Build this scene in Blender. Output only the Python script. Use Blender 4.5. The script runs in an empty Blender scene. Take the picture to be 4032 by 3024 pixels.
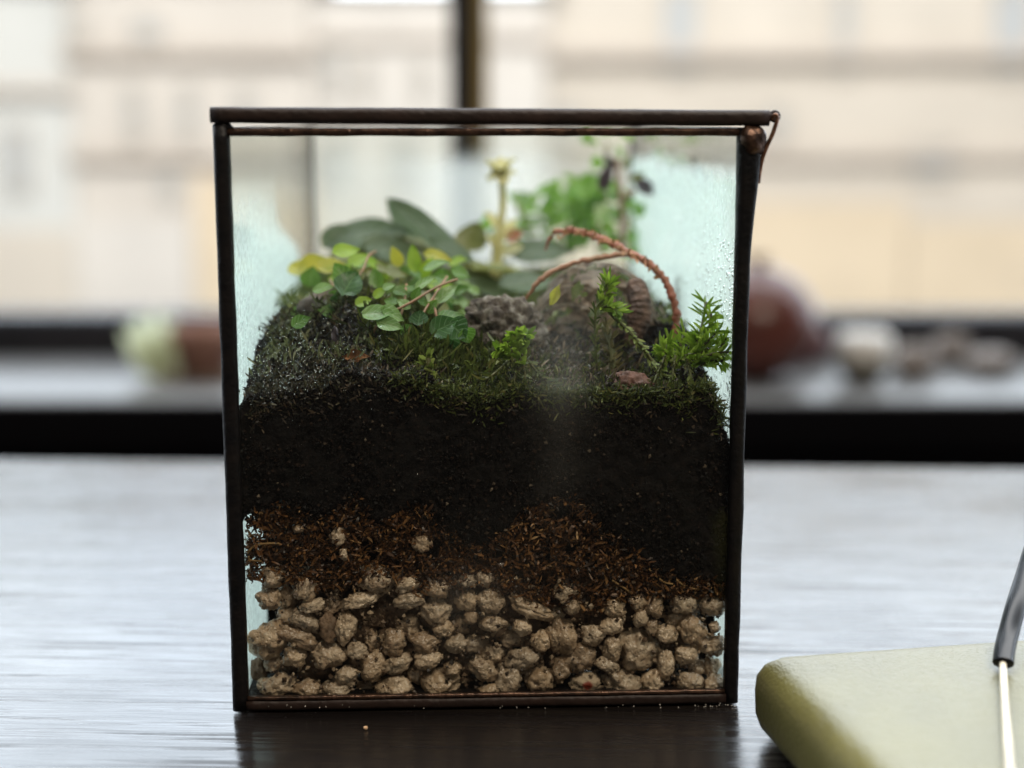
import bpy, math, random
from mathutils import Vector, Matrix, noise as mnoise
import numpy as np
S = bpy.context.scene
COL = S.collection
R = math.radians
rnd = random.Random(7)

# ------------------------------------------------------------------ camera
F = 5800.0                      # focal length in photo pixels (4032 wide)
TH = R(10.2)
CAM = Vector((0.0, -0.2755, 0.115))
cd = bpy.data.cameras.new('camera'); cam = bpy.data.objects.new('camera', cd); COL.objects.link(cam)
cam.location = CAM; cam.rotation_euler = (R(90) - TH, 0, 0)
cd.sensor_width = 36; cd.lens = F / 4032 * 36
cd.clip_start = 0.005; cd.clip_end = 400
cd.dof.use_dof = True; cd.dof.focus_distance = 0.287; cd.dof.aperture_fstop = 6.8; cd.dof.aperture_blades = 0
S.camera = cam
# ------------------------------------------------------------------ world (dim room), sky, daylight
w = bpy.data.worlds.new('World'); S.world = w; w.use_nodes = True
w.node_tree.nodes['Background'].inputs[0].default_value = (1.0, 0.92, 0.82, 1)
w.node_tree.nodes['Background'].inputs[1].default_value = 0.15
SKY = 4.8
def area(name, loc, target, sx, sy, power, color):
    l = bpy.data.lights.new(name, 'AREA'); l.shape = 'RECTANGLE'; l.size = sx; l.size_y = sy
    l.energy = power; l.color = color
    o = bpy.data.objects.new(name, l); COL.objects.link(o); o.location = loc
    o.rotation_euler = (Vector(target) - Vector(loc)).to_track_quat('-Z', 'Y').to_euler()
    return o
area('street_daylight', (0, 6, 17), (0, 30, -1), 40, 14, 15500, (1.0, 0.975, 0.94))
area('front_fill', (0.28, -0.55, 1.0), (0, 0, 0.03), 0.35, 0.35, 12.5, (1.0, 0.86, 0.70))  # unseen lamp added as warm fill from the front
S.view_settings.view_transform = 'Standard'; S.view_settings.look = 'None'
S.view_settings.exposure = 0.0; S.view_settings.gamma = 1
S.render.engine = 'CYCLES'
S.cycles.use_denoising = True
S.cycles.transparent_max_bounces = 40
S.cycles.max_bounces = 10
S.cycles.sample_clamp_indirect = 8

# ------------------------------------------------------------------ helpers
CT, ST = math.cos(TH), math.sin(TH)
def ray(px, py):
    a = (px - 2016) / F; b = (1512 - py) / F
    return Vector((a, CT + b * ST, -ST + b * CT))
def at(px, py, D):
    """point seen at photo pixel px,py on the vertical plane D metres ahead"""
    d = ray(px, py); return CAM + d * (D / d.y)
PSI = R(2.4); X0 = -0.0048
BN = Vector((-math.sin(PSI), math.cos(PSI), 0)); BX = Vector((math.cos(PSI), math.sin(PSI), 0)); B0 = Vector((X0, 0, 0))
def bp(px, py, v):
    """point at depth v behind the front face of the terrarium"""
    d = ray(px, py); t = ((B0 + BN * v) - CAM).dot(BN) / d.dot(BN); return CAM + d * t
def loc2w(x, y, z): return B0 + BX * x + BN * y + Vector((0, 0, z))
def w2loc(p):
    q = p - B0; return Vector((q.dot(BX), q.dot(BN), p.z))

class MB:
    def __init__(s): s.v = []; s.f = []; s.uv = []; s.hasuv = False
    def add(s, vs, fs, uvs=None):
        n = len(s.v); s.v += [tuple(p) for p in vs]; s.f += [tuple(i + n for i in f) for f in fs]
        if uvs is not None: s.hasuv = True; s.uv += list(uvs)
        else: s.uv += [(0, 0)] * len(vs)
    def box(s, a, b, bev=0):
        x0, y0, z0 = a; x1, y1, z1 = b
        if bev <= 0:
            s.add([(x0,y0,z0),(x1,y0,z0),(x1,y1,z0),(x0,y1,z0),(x0,y0,z1),(x1,y0,z1),(x1,y1,z1),(x0,y1,z1)],
                  [(0,3,2,1),(4,5,6,7),(0,1,5,4),(1,2,6,5),(2,3,7,6),(3,0,4,7)]); return
        # bevelled: rings in z
        rings = []
        for z, i in ((z0, bev), (z0 + bev*.3, bev*.3), (z0 + bev, 0), (z1 - bev, 0), (z1 - bev*.3, bev*.3), (z1, bev)):
            rings.append([(x, y, z) for x, y in rrect(x0+i, y0+i, x1-i, y1-i, max(bev-i*.5, bev*.3), 3)])
        s.loft(rings, True)
    def loft(s, rings, caps=True, closed=True):
        n = len(rings[0]); vs = [p for r in rings for p in r]; fs = []
        for i in range(len(rings)-1):
            for j in range(n if closed else n-1):
                k = (j+1) % n
                fs.append((i*n+j, i*n+k, (i+1)*n+k, (i+1)*n+j))
        if caps:
            fs.append(tuple(range(n-1, -1, -1))); fs.append(tuple((len(rings)-1)*n + j for j in range(n)))
        s.add(vs, fs)
    def tube(s, pts, rad, seg=8, caps=True, flat=1.0):
        pts = [Vector(p) for p in pts]; n = len(pts)
        if not hasattr(rad, '__len__'): rad = [rad]*n
        up = Vector((0, 0, 1)); rings = []; prev = None
        for i, p in enumerate(pts):
            t = (pts[min(i+1, n-1)] - pts[max(i-1, 0)]).normalized()
            if prev is None:
                a = t.cross(up)
                if a.length < .1: a = t.cross(Vector((1, 0, 0)))
            else: a = prev - t * prev.dot(t)
            a.normalize(); b = t.cross(a); prev = a
            rings.append([p + (a*math.cos(q)*flat + b*math.sin(q))*rad[i] for q in [2*math.pi*k/seg for k in range(seg)]])
        s.loft(rings, caps)
    def build(s, name, m, parent=None, smooth=True, local=False):
        me = bpy.data.meshes.new(name); me.from_pydata(s.v, [], s.f); me.update()
        if smooth: me.polygons.foreach_set('use_smooth', [True]*len(me.polygons))
        if s.hasuv:
            ul = me.uv_layers.new(name='UVMap'); idx = np.zeros(len(me.loops), dtype=np.int32)
            me.loops.foreach_get('vertex_index', idx); ul.data.foreach_set('uv', np.array(s.uv, dtype=np.float32)[idx].ravel())
        o = bpy.data.objects.new(name, me); COL.objects.link(o)
        if m: me.materials.append(m)
        if parent is not None:
            o.parent = parent
            if not local: o.matrix_parent_inverse = wm(parent).inverted()
        return o
def wm(o):
    m = o.matrix_basis.copy()
    return wm(o.parent) @ o.matrix_parent_inverse @ m if o.parent else m
def rrect(x0, y0, x1, y1, r, n=4):
    out = []
    for cx, cy, a0 in ((x1-r, y1-r, 0), (x0+r, y1-r, 90), (x0+r, y0+r, 180), (x1-r, y0+r, 270)):
        for k in range(n+1):
            a = R(a0 + 90*k/n); out.append((cx + r*math.cos(a), cy + r*math.sin(a)))
    return out
def smooth_path(pts, n=6):
    pts = [Vector(p) for p in pts]; out = []
    for i in range(len(pts)-1):
        p0, p1, p2, p3 = pts[max(i-1,0)], pts[i], pts[i+1], pts[min(i+2, len(pts)-1)]
        for k in range(n):
            t = k/n
            out.append(.5*((2*p1)+(p2-p0)*t+(2*p0-5*p1+4*p2-p3)*t*t+(3*p1-p0-3*p2+p3)*t**3))
    out.append(pts[-1]); return out
def tag(o, label=None, cat=None, group=None, kind=None):
    if label: o['label'] = label
    if cat: o['category'] = cat
    if group: o['group'] = group
    if kind: o['kind'] = kind
    return o
def empty(name, loc, rz=0, label=None, cat=None, group=None):
    o = bpy.data.objects.new(name, None); COL.objects.link(o); o.location = loc; o.rotation_euler = (0, 0, rz)
    o.empty_display_size = .02
    return tag(o, label, cat, group)
def lerp_line(pts, x):
    if x <= pts[0][0]: return pts[0][1]
    for (a, b), (c, d) in zip(pts, pts[1:]):
        if x <= c: return b + (d-b)*(x-a)/(c-a)
    return pts[-1][1]
def sstep(a, b, x):
    t = min(1, max(0, (x-a)/(b-a))); return t*t*(3-2*t)

# ------------------------------------------------------------------ materials
class NT:
    def __init__(s, name):
        s.m = bpy.data.materials.new(name); s.m.use_nodes = True; s.t = s.m.node_tree
        s.t.nodes.clear(); s.out = s.t.nodes.new('ShaderNodeOutputMaterial')
    def n(s, typ, props=None, **ins):
        nd = s.t.nodes.new(typ)
        for k, v in (props or {}).items(): setattr(nd, k, v)
        for k, v in ins.items():
            key = int(k[1:]) if k[0] == 'i' and k[1:].isdigit() else k.replace('_', ' ')
            s.set(nd.inputs[key], v)
        return nd
    def set(s, inp, v):
        if isinstance(v, bpy.types.NodeSocket): s.t.links.new(v, inp)
        elif isinstance(v, bpy.types.Node): s.t.links.new(v.outputs[0], inp)
        else:
            if hasattr(inp.default_value, '__len__') and len(v) == 3 and len(inp.default_value) == 4: v = (*v, 1)
            inp.default_value = v
    def ma(s, op, a, b=0.0, c=0.0):
        return s.n('ShaderNodeMath', {'operation': op}, i0=a, i1=b, i2=c).outputs[0]
    def ramp(s, f, stops):
        nd = s.t.nodes.new('ShaderNodeValToRGB'); s.t.links.new(f if isinstance(f, bpy.types.NodeSocket) else f.outputs[0], nd.inputs[0])
        e = nd.color_ramp.elements
        while len(e) < len(stops): e.new(0.5)
        for el, (p, c) in zip(e, stops): el.position = p; el.color = (*c, 1)
        return nd.outputs[0]
    def ss(s, x, a, b):
        return s.n('ShaderNodeMapRange', {'interpolation_type': 'SMOOTHSTEP', 'clamp': True}, i0=x, i1=a, i2=b, i3=0.0, i4=1.0).outputs[0]
    def obj(s): return s.n('ShaderNodeTexCoord').outputs['Object']
    def mapped(s, sc): return s.n('ShaderNodeMapping', i0=s.obj(), Scale=sc).outputs[0]
    def noise(s, sc, det=3, vec=None, rough=.5):
        return s.n('ShaderNodeTexNoise', Vector=vec if vec is not None else s.obj(), Scale=sc, Detail=det, Roughness=rough).outputs[0]
    def bump(s, h, st, dist=.001):
        return s.n('ShaderNodeBump', Height=h, Strength=st, Distance=dist).outputs[0]
    def pr(s, col, rough=.5, spec=.5, **kw):
        nd = s.n('ShaderNodeBsdfPrincipled', Base_Color=col, Roughness=rough)
        s.set(nd.inputs['Specular IOR Level'], spec)
        for k, v in kw.items(): s.set(nd.inputs[k.replace('_', ' ')], v)
        return nd
    def done(s, sh): s.t.links.new(sh.outputs[0], s.out.inputs[0]); return s.m
    def mix(s, f, a, b): return s.n('ShaderNodeMixShader', i0=f, i1=a, i2=b)

def plain(name, c1, c2=None, sc=40, rough=.6, spec=.4, bsc=None, bst=.3, bd=.0005, metal=0):
    t = NT(name); c2 = c2 or tuple(x*.7 for x in c1)
    col = t.ramp(t.noise(sc, 4), [(.3, c1), (.7, c2)])
    kw = {'Metallic': metal}
    if bsc: kw['Normal'] = t.bump(t.noise(bsc, 5), bst, bd)
    return t.done(t.pr(col, rough, spec, **kw))
def leafmat(name, c1, c2, trans=.45, sc=220, gloss=.35, spec=.5, vein=None, tcol=None):
    t = NT(name)
    col = t.ramp(t.noise(sc, 3), [(.3, c1), (.7, c2)])
    h = t.noise(sc*3, 3)
    bl = t.ma('MULTIPLY', t.ss(t.noise(sc*1.3, 5, None, .65), .62, .72), .45)
    col = t.n('ShaderNodeMix', {'data_type': 'RGBA'}, i0=bl, i6=col, i7=(.16, .11, .04, 1)).outputs[2]
    if vein:
        uv = t.n('ShaderNodeTexCoord').outputs['UV']; sp = t.n('ShaderNodeSeparateXYZ', i0=uv)
        au = t.ma('ABSOLUTE', sp.outputs[0])
        ph = t.ma('FRACT', t.ma('ADD', t.ma('MULTIPLY', sp.outputs[1], 5.0), t.ma('MULTIPLY', au, -1.6)))
        side = t.ma('SUBTRACT', 1.0, t.ss(t.ma('ABSOLUTE', t.ma('SUBTRACT', ph, .5)), .03, .11))
        mid = t.ma('SUBTRACT', 1.0, t.ss(au, .03, .1))
        vv = t.ma('MAXIMUM', side, mid)
        col = t.n('ShaderNodeMix', {'data_type': 'RGBA'}, i0=t.ma('MULTIPLY', vv, .55), i6=col, i7=vein).outputs[2]
        h = t.ma('ADD', t.ma('MULTIPLY', h, .4), t.ma('MULTIPLY', vv, -1.0))
    b = t.pr(col, gloss, spec, Normal=t.bump(h, .5, .0004))
    tr = t.n('ShaderNodeBsdfTranslucent', Color=tcol or col)
    return t.done(t.mix(trans, b, tr))
def islandmat(name, stops, rough=.6, spec=.3, trans=0.0):
    t = NT(name); g = t.n('ShaderNodeNewGeometry')
    col = t.ramp(g.outputs['Random Per Island'], stops)
    b = t.pr(col, rough, spec)
    if trans: b = t.mix(trans, b, t.n('ShaderNodeBsdfTranslucent', Color=col))
    return t.done(b)

# --- glass with condensation.  fogf(t, x, y, z) builds the mask out of local coordinates
def glassmat(name, fogf=None, fogcol=(.86, .94, .90), refl=.85, tint=(.975, .99, .982), tr_w=.75):
    t = NT(name)
    fr = t.ma('MULTIPLY', t.n('ShaderNodeFresnel', IOR=1.45).outputs[0], refl)
    g = t.mix(fr, t.n('ShaderNodeBsdfTransparent', Color=tint), t.n('ShaderNodeBsdfGlossy', Color=(1, 1, 1), Roughness=.03))
    if not fogf: return t.done(g)
    ob = t.obj(); sp = t.n('ShaderNodeSeparateXYZ', i0=ob)
    fac = fogf(t, sp.outputs[0], sp.outputs[1], sp.outputs[2])
    h = t.n('ShaderNodeTexVoronoi', Vector=ob, Scale=900.0).outputs[0]
    nb = t.bump(h, .25, .0005)
    fogn = t.mix(tr_w, t.n('ShaderNodeBsdfDiffuse', Color=fogcol, Normal=nb), t.n('ShaderNodeBsdfTranslucent', Color=fogcol, Normal=nb))
    return t.done(t.mix(fac, g, fogn))
def fog_right(t, x, y, z):
    nz = t.noise(60, 4); fine = t.noise(700, 2)
    zz = t.ma('ADD', z, t.ma('MULTIPLY', t.ma('SUBTRACT', nz, .5), .012))
    m = t.ma('SUBTRACT', 1.0, t.ss(zz, .101, .106))
    yy = t.ma('ADD', y, t.ma('MULTIPLY', t.ma('SUBTRACT', nz, .5), .02))
    m = t.ma('MULTIPLY', m, t.ma('ADD', .35, t.ma('MULTIPLY', t.ss(yy, .002, .02), .65)))
    return t.ma('MULTIPLY', m, t.ma('ADD', .62, t.ma('MULTIPLY', t.ss(fine, .35, .6), .30)))
def fog_left(t, x, y, z):
    nz = t.noise(55, 4); fine = t.noise(700, 2)
    zz = t.ma('ADD', z, t.ma('MULTIPLY', t.ma('SUBTRACT', nz, .5), .014))
    m = t.ma('SUBTRACT', 1.0, t.ss(zz, .084, .104))
    lim = t.ma('SUBTRACT', .125, t.ma('MULTIPLY', t.ss(z, .078, .092), .045))
    m = t.ma('MULTIPLY', m, t.ma('SUBTRACT', 1.0, t.ss(t.ma('SUBTRACT', y, lim), -.012, .012)))
    return t.ma('MULTIPLY', m, t.ma('ADD', .62, t.ma('MULTIPLY', t.ss(fine, .35, .6), .30)))
def fog_back(t, x, y, z):
    nz = t.noise(35, 3)
    zz = t.ma('ADD', z, t.ma('MULTIPLY', t.ma('SUBTRACT', nz, .5), .01))
    m = t.ma('SUBTRACT', 1.0, t.ss(zz, .098, .108))
    c = t.ma('SUBTRACT', 1.0, t.ss(t.ma('ABSOLUTE', t.ma('SUBTRACT', x, .002)), .0, .03))
    return t.ma('MULTIPLY', m, t.ma('ADD', .08, t.ma('MULTIPLY', c, .28)))
def fog_front(t, x, y, z):
    dx = t.ma('MULTIPLY', t.ma('SUBTRACT', x, .014), 160.0); dz = t.ma('MULTIPLY', t.ma('SUBTRACT', z, .062), 50.0)
    g = t.ma('POWER', 2.718, t.ma('MULTIPLY', t.ma('ADD', t.ma('MULTIPLY', dx, dx), t.ma('MULTIPLY', dz, dz)), -1.0))
    dx2 = t.ma('MULTIPLY', t.ma('SUBTRACT', x, -.003), 110.0); dz2 = t.ma('MULTIPLY', t.ma('SUBTRACT', z, .022), 90.0)
    g2 = t.ma('POWER', 2.718, t.ma('MULTIPLY', t.ma('ADD', t.ma('MULTIPLY', dx2, dx2), t.ma('MULTIPLY', dz2, dz2)), -1.0))
    n = t.ss(t.noise(90, 4), .3, .75)
    return t.ma('MULTIPLY', t.ma('ADD', t.ma('MULTIPLY', g, .065), t.ma('ADD', t.ma('MULTIPLY', g2, .05), .002)), t.ma('ADD', .4, n))

M = {}
M['black'] = plain('black_patina', (.003, .0032, .004), (.008, .0065, .006), 300, .45, .16, 900, .5)
M['bronze'] = plain('bronze_patina', (.012, .0075, .006), (.022, .0125, .0095), 160, .5, .2, 700, .5)
M['copper'] = plain('worn_copper', (.10, .055, .035), (.022, .014, .011), 420, .32, .5, 900, .5, .0006, .75)
M['wire'] = plain('copper_wire', (.38, .19, .11), (.05, .03, .02), 500, .3, .5, 900, .3, .0004, .9)
M['clear'] = glassmat('clear_glass')
M['pane_front'] = glassmat('front_glass', fog_front, (.75, .74, .68), .4)
M['pane_left'] = glassmat('left_glass', fog_left)
M['pane_right'] = glassmat('right_glass', fog_right)
M['pane_back'] = glassmat('back_glass', fog_back, (.88, .88, .85))
M['window_glass'] = glassmat('window_glass', None, refl=.5, tint=(.985, .99, .99))

# table: dark oak veneer with fine ridges along x
t = NT('dark_wood')
v1 = t.mapped((5, 1, 1)); 
grain = t.n('ShaderNodeTexNoise', Vector=t.mapped((11, 400, 400)), Scale=1.0, Detail=3.0, Roughness=.55).outputs[0]
pores = t.n('ShaderNodeTexNoise', Vector=t.mapped((120, 1500, 1500)), Scale=1.0, Detail=3.0).outputs[0]
wear = t.n('ShaderNodeTexNoise', Vector=t.obj(), Scale=28.0, Detail=5.0).outputs[0]
hgt = t.ma('ADD', t.ma('ADD', t.ss(grain, .62, .50), t.ma('MULTIPLY', t.noise(1100, 3), .35)), t.ma('MULTIPLY', t.ss(pores, .4, .7), .35))
colr = t.ramp(grain, [(.35, (.005, .004, .004)), (.65, (.011, .009, .0075))])
rgh = t.ma('ADD', .13, t.ma('ADD', t.ma('MULTIPLY', t.ss(wear, .35, .75), .09), t.ma('MULTIPLY', t.ss(grain, .6, .35), .12)))
lines = t.ma('MULTIPLY', t.ss(grain, .53, .60), t.ma('ADD', .45, t.ma('MULTIPLY', t.ss(wear, .6, .4), .55)))
M['table'] = t.done(t.pr(colr, rgh, t.ma('SUBTRACT', .62, t.ma('MULTIPLY', lines, .54)), Normal=t.bump(hgt, .17, .0002)))
M['black_wall'] = plain('black_wall_paint', (.003, .003, .004), (.004, .004, .005), 5, .9, .05)
M['frame'] = plain('black_window_frame', (.022, .023, .028), (.030, .030, .036), 20, .7, .1)
M['lit_side'] = plain('olive_lit_side', (.30, .22, .07), (.24, .18, .06), 20, .6, .3)  # olive-brown side of the mullion, its light put into the colour
M['sill'] = plain('grey_sill', (.16, .16, .16), (.12, .12, .12), 12, .38, .38)

# ------------------------------------------------------------------ setting: sky, street, buildings
def build_sky():
    t = NT('overcast_sky'); 
    geo = t.n('ShaderNodeNewGeometry'); sp = t.n('ShaderNodeSeparateXYZ', i0=geo.outputs['Position'])
    n = t.noise(.03, 4)
    col = t.ramp(n, [(.3, (.76, .86, .98)), (.7, (.87, .94, 1.0))])
    t.done(t.n('ShaderNodeEmission', Color=col, Strength=SKY)); t.m.cycles.emission_sampling = 'FRONT'
    mb = MB(); rings = []
    for i in range(13):
        e = R(-8 + 98*i/12) if i < 12 else R(89.9)
        rings.append([(150*math.cos(e)*math.sin(R(a)), 1.4 + 150*math.cos(e)*math.cos(R(a)), 150*math.sin(e)) for a in range(-90, 91, 10)])
    n = 19; vs = [p for r in rings for p in r]; fs = []
    for i in range(12):
        for j in range(n-1): fs.append((i*n+j, (i+1)*n+j, (i+1)*n+j+1, i*n+j+1))
    mb.add(vs, fs); o = mb.build('sky', t.m); tag(o, kind='structure')
    # inward normals
    me = o.data
    if me.polygons[60].normal.dot(Vector((0, 0, 5)) - me.polygons[60].center) < 0: me.flip_normals()
build_sky()
g = MB(); g.box((-70, 1.7, -9.4), (70, 120, -9)); tag(g.build('ground', plain('street_ground', (.30, .28, .25), (.22, .21, .2), .6), None, False), kind='structure')

def wall_mat(name, c): return plain(name, c, tuple(x*.88 for x in c), .5, .9, .1, 3, .2, .02)
W = {'cream': wall_mat('cream_render', (.65, .60, .53)), 'pink': wall_mat('pink_render', (.67, .63, .58)), 'white': wall_mat('white_render', (.70, .67, .63)),
     'ochre': wall_mat('ochre_render', (.72, .61, .46)), 'stone': wall_mat('stone_cornice', (.60, .54, .48)), 'greyw': wall_mat('grey_render', (.66, .67, .65)),
     'slate': plain('slate_roof', (.34, .35, .36), (.28, .29, .30), 2, .7, .3), 'panew': plain('far_window_pane', (.46, .50, .53), (.50, .53, .56), 1, .3, .3), 'wframe': plain('far_window_frame', (.6, .56, .5), None, 3)}
def building(name, label, D, px0, px1, ytop, zbot, depth, wall, rows, cornices, roof=None, base=()):
    """rows: list of (y_top, y_bot, [(px0, px1), ...]); a window is a frame with a pane"""
    a = at(px0, 1000, D); b = at(px1, 1000, D); zt = at(2000, ytop, D).z; y0 = a.y
    root = empty(name, ((a.x+b.x)/2, y0, zbot), 0, label, 'building', 'buildings across the street')
    m = MB(); m.box((a.x, y0, zbot), (b.x, y0+depth, zt)); m.build('wall', wall, root, False)
    for (yt, yb, wins) in rows:
        z1 = at(2000, yt, D).z; z0 = at(2000, yb, D).z
        for (p, q) in wins:
            x0 = at(p, 1000, D).x; x1 = at(q, 1000, D).x; f = .09
            m = MB()
            m.box((x0, y0-.10, z0), (x0+f, y0-.003, z1)); m.box((x1-f, y0-.10, z0), (x1, y0-.003, z1))
            m.box((x0+f, y0-.098, z1-f), (x1-f, y0-.003, z1)); m.box((x0+f, y0-.14, z0), (x1-f, y0-.003, z0+f))
            m.box(((x0+x1)/2-.03, y0-.07, z0+f), ((x0+x1)/2+.03, y0-.003, z1-f))
            fr = m.build('window', W['wframe'], root, False)
            m = MB(); m.box((x0+f, y0-.05, z0+f), (x1-f, y0-.004, z1-f)); m.build('pane', W['panew'], fr, False)
    for (p, q, yt, mt) in base:
        m = MB(); m.box((max(a.x, at(p, 1000, D).x), y0-.12, zbot+.3), (min(b.x, at(q, 1000, D).x), y0-.002, at(2000, yt, D).z)); m.build('lower_storey', W[mt], root, False)
    for (yt, yb, pr) in cornices:
        m = MB(); m.box((a.x-.1, y0-pr, at(2000, yb, D).z), (b.x+.1, y0-.002, at(2000, yt, D).z)); m.build('cornice', W['stone'], root, False)
    if roof:
        m = MB(); x0, x1 = a.x-.3, b.x+.3; h = roof
        m.add([(x0, y0-.3, zt+.004), (x1, y0-.3, zt+.004), (x1, y0+depth, zt+.004), (x0, y0+depth, zt+.004), (x0+.8, y0+depth*.5, zt+h), (x1-.8, y0+depth*.5, zt+h)],
              [(0,1,5,4), (1,2,5), (2,3,4,5), (3,0,4), (3,2,1,0)]); m.build('roof', W['slate'], root, False)
    return root
building('apartment_building', 'broad cream building with long grey cornices, far right out of focus', 30.6, 2156, 4900, -260, -9, 10, W['cream'],
         [(-60, 300, [(2590, 2730), (3250, 3330), (3850, 4010), (4300, 4420)]), (420, 560, [(2180, 2280), (3000, 3080)]), (560, 700, [(3560, 3740)]), (900, 1100, [(2960, 3010), (3300, 3360), (3960, 4040)])],
         [(185, 235, .4), (590, 630, .3)], None, ((2156, 3560, 800, 'ochre'), (3575, 4900, 880, 'ochre')))
building('apartment_building', 'pale pinkish building left of the window mullion, out of focus', 30, 311, 1240, -90, -9, 8, W['pink'],
         [(70, 165, [(330, 400), (560, 680)]), (330, 560, [(520, 590), (730, 800), (950, 1020)]), (660, 800, [(640, 720), (900, 980)])],
         [(180, 225, .35), (590, 630, .3)], .15, ((311, 760, 860, 'white'), (775, 1240, 700, 'ochre')))
building('apartment_building', 'white rendered building around the window mullion, out of focus', 30.3, 1250, 2150, -40, -9, 8, W['white'],
         [(120, 390, [(1300, 1370)]), (230, 400, [(1420, 1480), (1640, 1700)]), (520, 760, [(1300, 1380), (1560, 1640)])], [(140, 165, .2)], .3, ((1250, 2150, 820, 'cream'),))
building('apartment_building', 'grey rendered building at the far left edge, out of focus', 29.8, -900, 300, -70, -9, 8, W['greyw'],
         [(500, 760, [(40, 150)])], [(330, 370, .3)], .3, ((-900, 300, 900, 'cream'),))
# ------------------------------------------------------------------ window, sill, wall, table
SD, RD = 1.05, 1.247
zs = at(2016, 1572, SD).z; zr = at(2016, 1250, RD).z
m = MB(); m.box((-2.2, SD+CAM.y, zs-.035), (2.2, RD+CAM.y-.001, zs), .004); tag(m.build('window_sill', M['sill'], None), kind='structure')
m = MB(); m.box((-2.2, SD+CAM.y-.006, zs-.036), (2.2, SD+CAM.y-.0005, zs-.0015), .001); no_ = m.build('sill_nosing', M['black_wall'], None); tag(no_, kind='structure')
m = MB(); m.box((-2.2, SD+CAM.y+.012, -.75), (2.2, RD+CAM.y+.06, zs-.037)); tag(m.build('wall', M['black_wall'], None, False), kind='structure')
win = empty('window', (0, RD+CAM.y, zs), 0, 'black window frame with one upright mullion behind the terrarium', 'window')
yw = RD+CAM.y
m = MB(); m.box((-2.2, yw, zs-.03), (2.2, yw+.06, zr), .004); m.build('bottom_rail', M['frame'], win)
xa = at(1768, 200, RD).x; xb = at(1862, 200, RD).x; xc = at(1920, 200, RD).x
m = MB(); m.box((xa, yw+.003, zr+.0005), (xb, yw+.05, 1.6), .002); m.build('mullion', M['frame'], win)
m = MB(); m.box((xb+.0005, yw+.007, zr+.0005), (xc, yw+.046, 1.6), .0015); m.build('mullion_lit_side', M['lit_side'], win)  # strip painted as the mullion's lit right side
for (p, q) in ((-2.2, xa-.0005), (xc+.0005, 2.2)):
    m = MB(); m.box((p, yw+.022, zr+.0005), (q, yw+.026, 1.6)); m.build('pane', M['window_glass'], win, False)

tb = MB(); tb.box((-.9, -.75, -.028), (.9, .2120, 0), .002)
to = tb.build('table', M['table']); to.rotation_euler = (0, 0, R(-2.4)); tag(to, 'dark wood tabletop with fine ridged grain under the terrarium', 'table')
# sill objects ------------------------------------------------------
def lathe(mb, prof, c, seg=28, wob=0):
    rings = []
    for r, z in prof:
        rings.append([(c[0] + r*math.cos(2*math.pi*k/seg), c[1] + r*math.sin(2*math.pi*k/seg), c[2] + z) for k in range(seg)])
    mb.loft(rings, True)
def sillpt(px, D): 
    p = at(px, 1400, D); return Vector((p.x, p.y, zs))
terr = plain('terracotta', (.30, .16, .12), (.22, .12, .09), 60, .8, .2, 300, .2)
p = sillpt(800, 1.14); pot = empty('flower_pot', p, 0, 'small terracotta pot on the window sill left of the terrarium', 'pot')
m = MB(); lathe(m, [(.018, .001), (.024, .03), (.026, .032), (.026, .042), (.022, .042), (.020, .03)], p); m.build('pot_body', terr, pot)
m = MB(); lathe(m, [(.001, .0305), (.0195, .033), (.001, .036)], p); m.build('potting_soil', plain('potting_soil', (.05, .035, .03), None, 300, .9, .1), pot)
m = MB(); lathe(m, [(.001, -.0), (.032, .0005), (.034, .006), (.032, .006), (.030, .002), (.001, .0018)], p + Vector((0, 0, -.0002))); m.build('saucer', plain('saucer_clay', (.20, .15, .11), None, 60, .8, .2), pot)

pale = leafmat('pale_leaf', (.78, .80, .58), (.66, .72, .55), .5, 60, .4)
def leaf(mb, base, d, nrm, L, Wd, curl=.25, fold=.12, shape='ovate', nu=4, nv=8, wav=0.0):
    d = Vector(d).normalized(); nrm = Vector(nrm); s = d.cross(nrm)
    if s.length < 1e-4: s = d.cross(Vector((.3, .9, .1)))
    s.normalize(); nrm = s.cross(d).normalized()
    vs = []; uv = []; ph = rnd.random()*6
    for j in range(nv+1):
        t = j/nv
        if shape == 'ovate': wd = math.sin(math.pi*min(1, t**.75*.98+.02))**.8
        elif shape == 'lance': wd = math.sin(math.pi*(t*.97+.03))**.9
        else: wd = math.sin(math.pi*.5*min(1, t*1.6))*(1-max(0, t-.85)**1.2*6)*.999
        wd = max(wd, .03)*Wd*.5
        for i in range(nu+1):
            u = -1 + 2*i/nu
            p = Vector(base) + d*(t*L) + s*(u*wd) + nrm*(abs(u)*fold*Wd - curl*L*t*t + wav*L*math.sin(t*9+u*2+ph)*abs(u))
            vs.append(p); uv.append((u, t))
    fs = [(j*(nu+1)+i, j*(nu+1)+i+1, (j+1)*(nu+1)+i+1, (j+1)*(nu+1)+i) for j in range(nv) for i in range(nu)]
    mb.add(vs, fs, uv)
p = sillpt(655, 1.13); rosette = empty('succulent', p, 0, 'pale green fan leaved succulent beside the terracotta pot', 'succulent')
for k, (dx, dy, L) in enumerate([(-.9, -.1, .050), (-.62, .15, .054), (-.35, -.2, .055), (-.15, .1, .055), (-.75, -.35, .045), (.12, -.05, .05)]):
    m = MB(); leaf(m, p + Vector((0, 0, .001)), (dx, dy, 1.05), (dx*.3, -1, .2), L, .022, .02, .1, 'ovate'); m.build('leaf', pale, rosette)
m = MB(); m.tube([p + Vector((0, 0, 0)), p + Vector((-.001, 0, .010))], [.006, .004]); m.build('stem', plain('pale_stem', (.5, .5, .33), None, 80), rosette)

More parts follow.
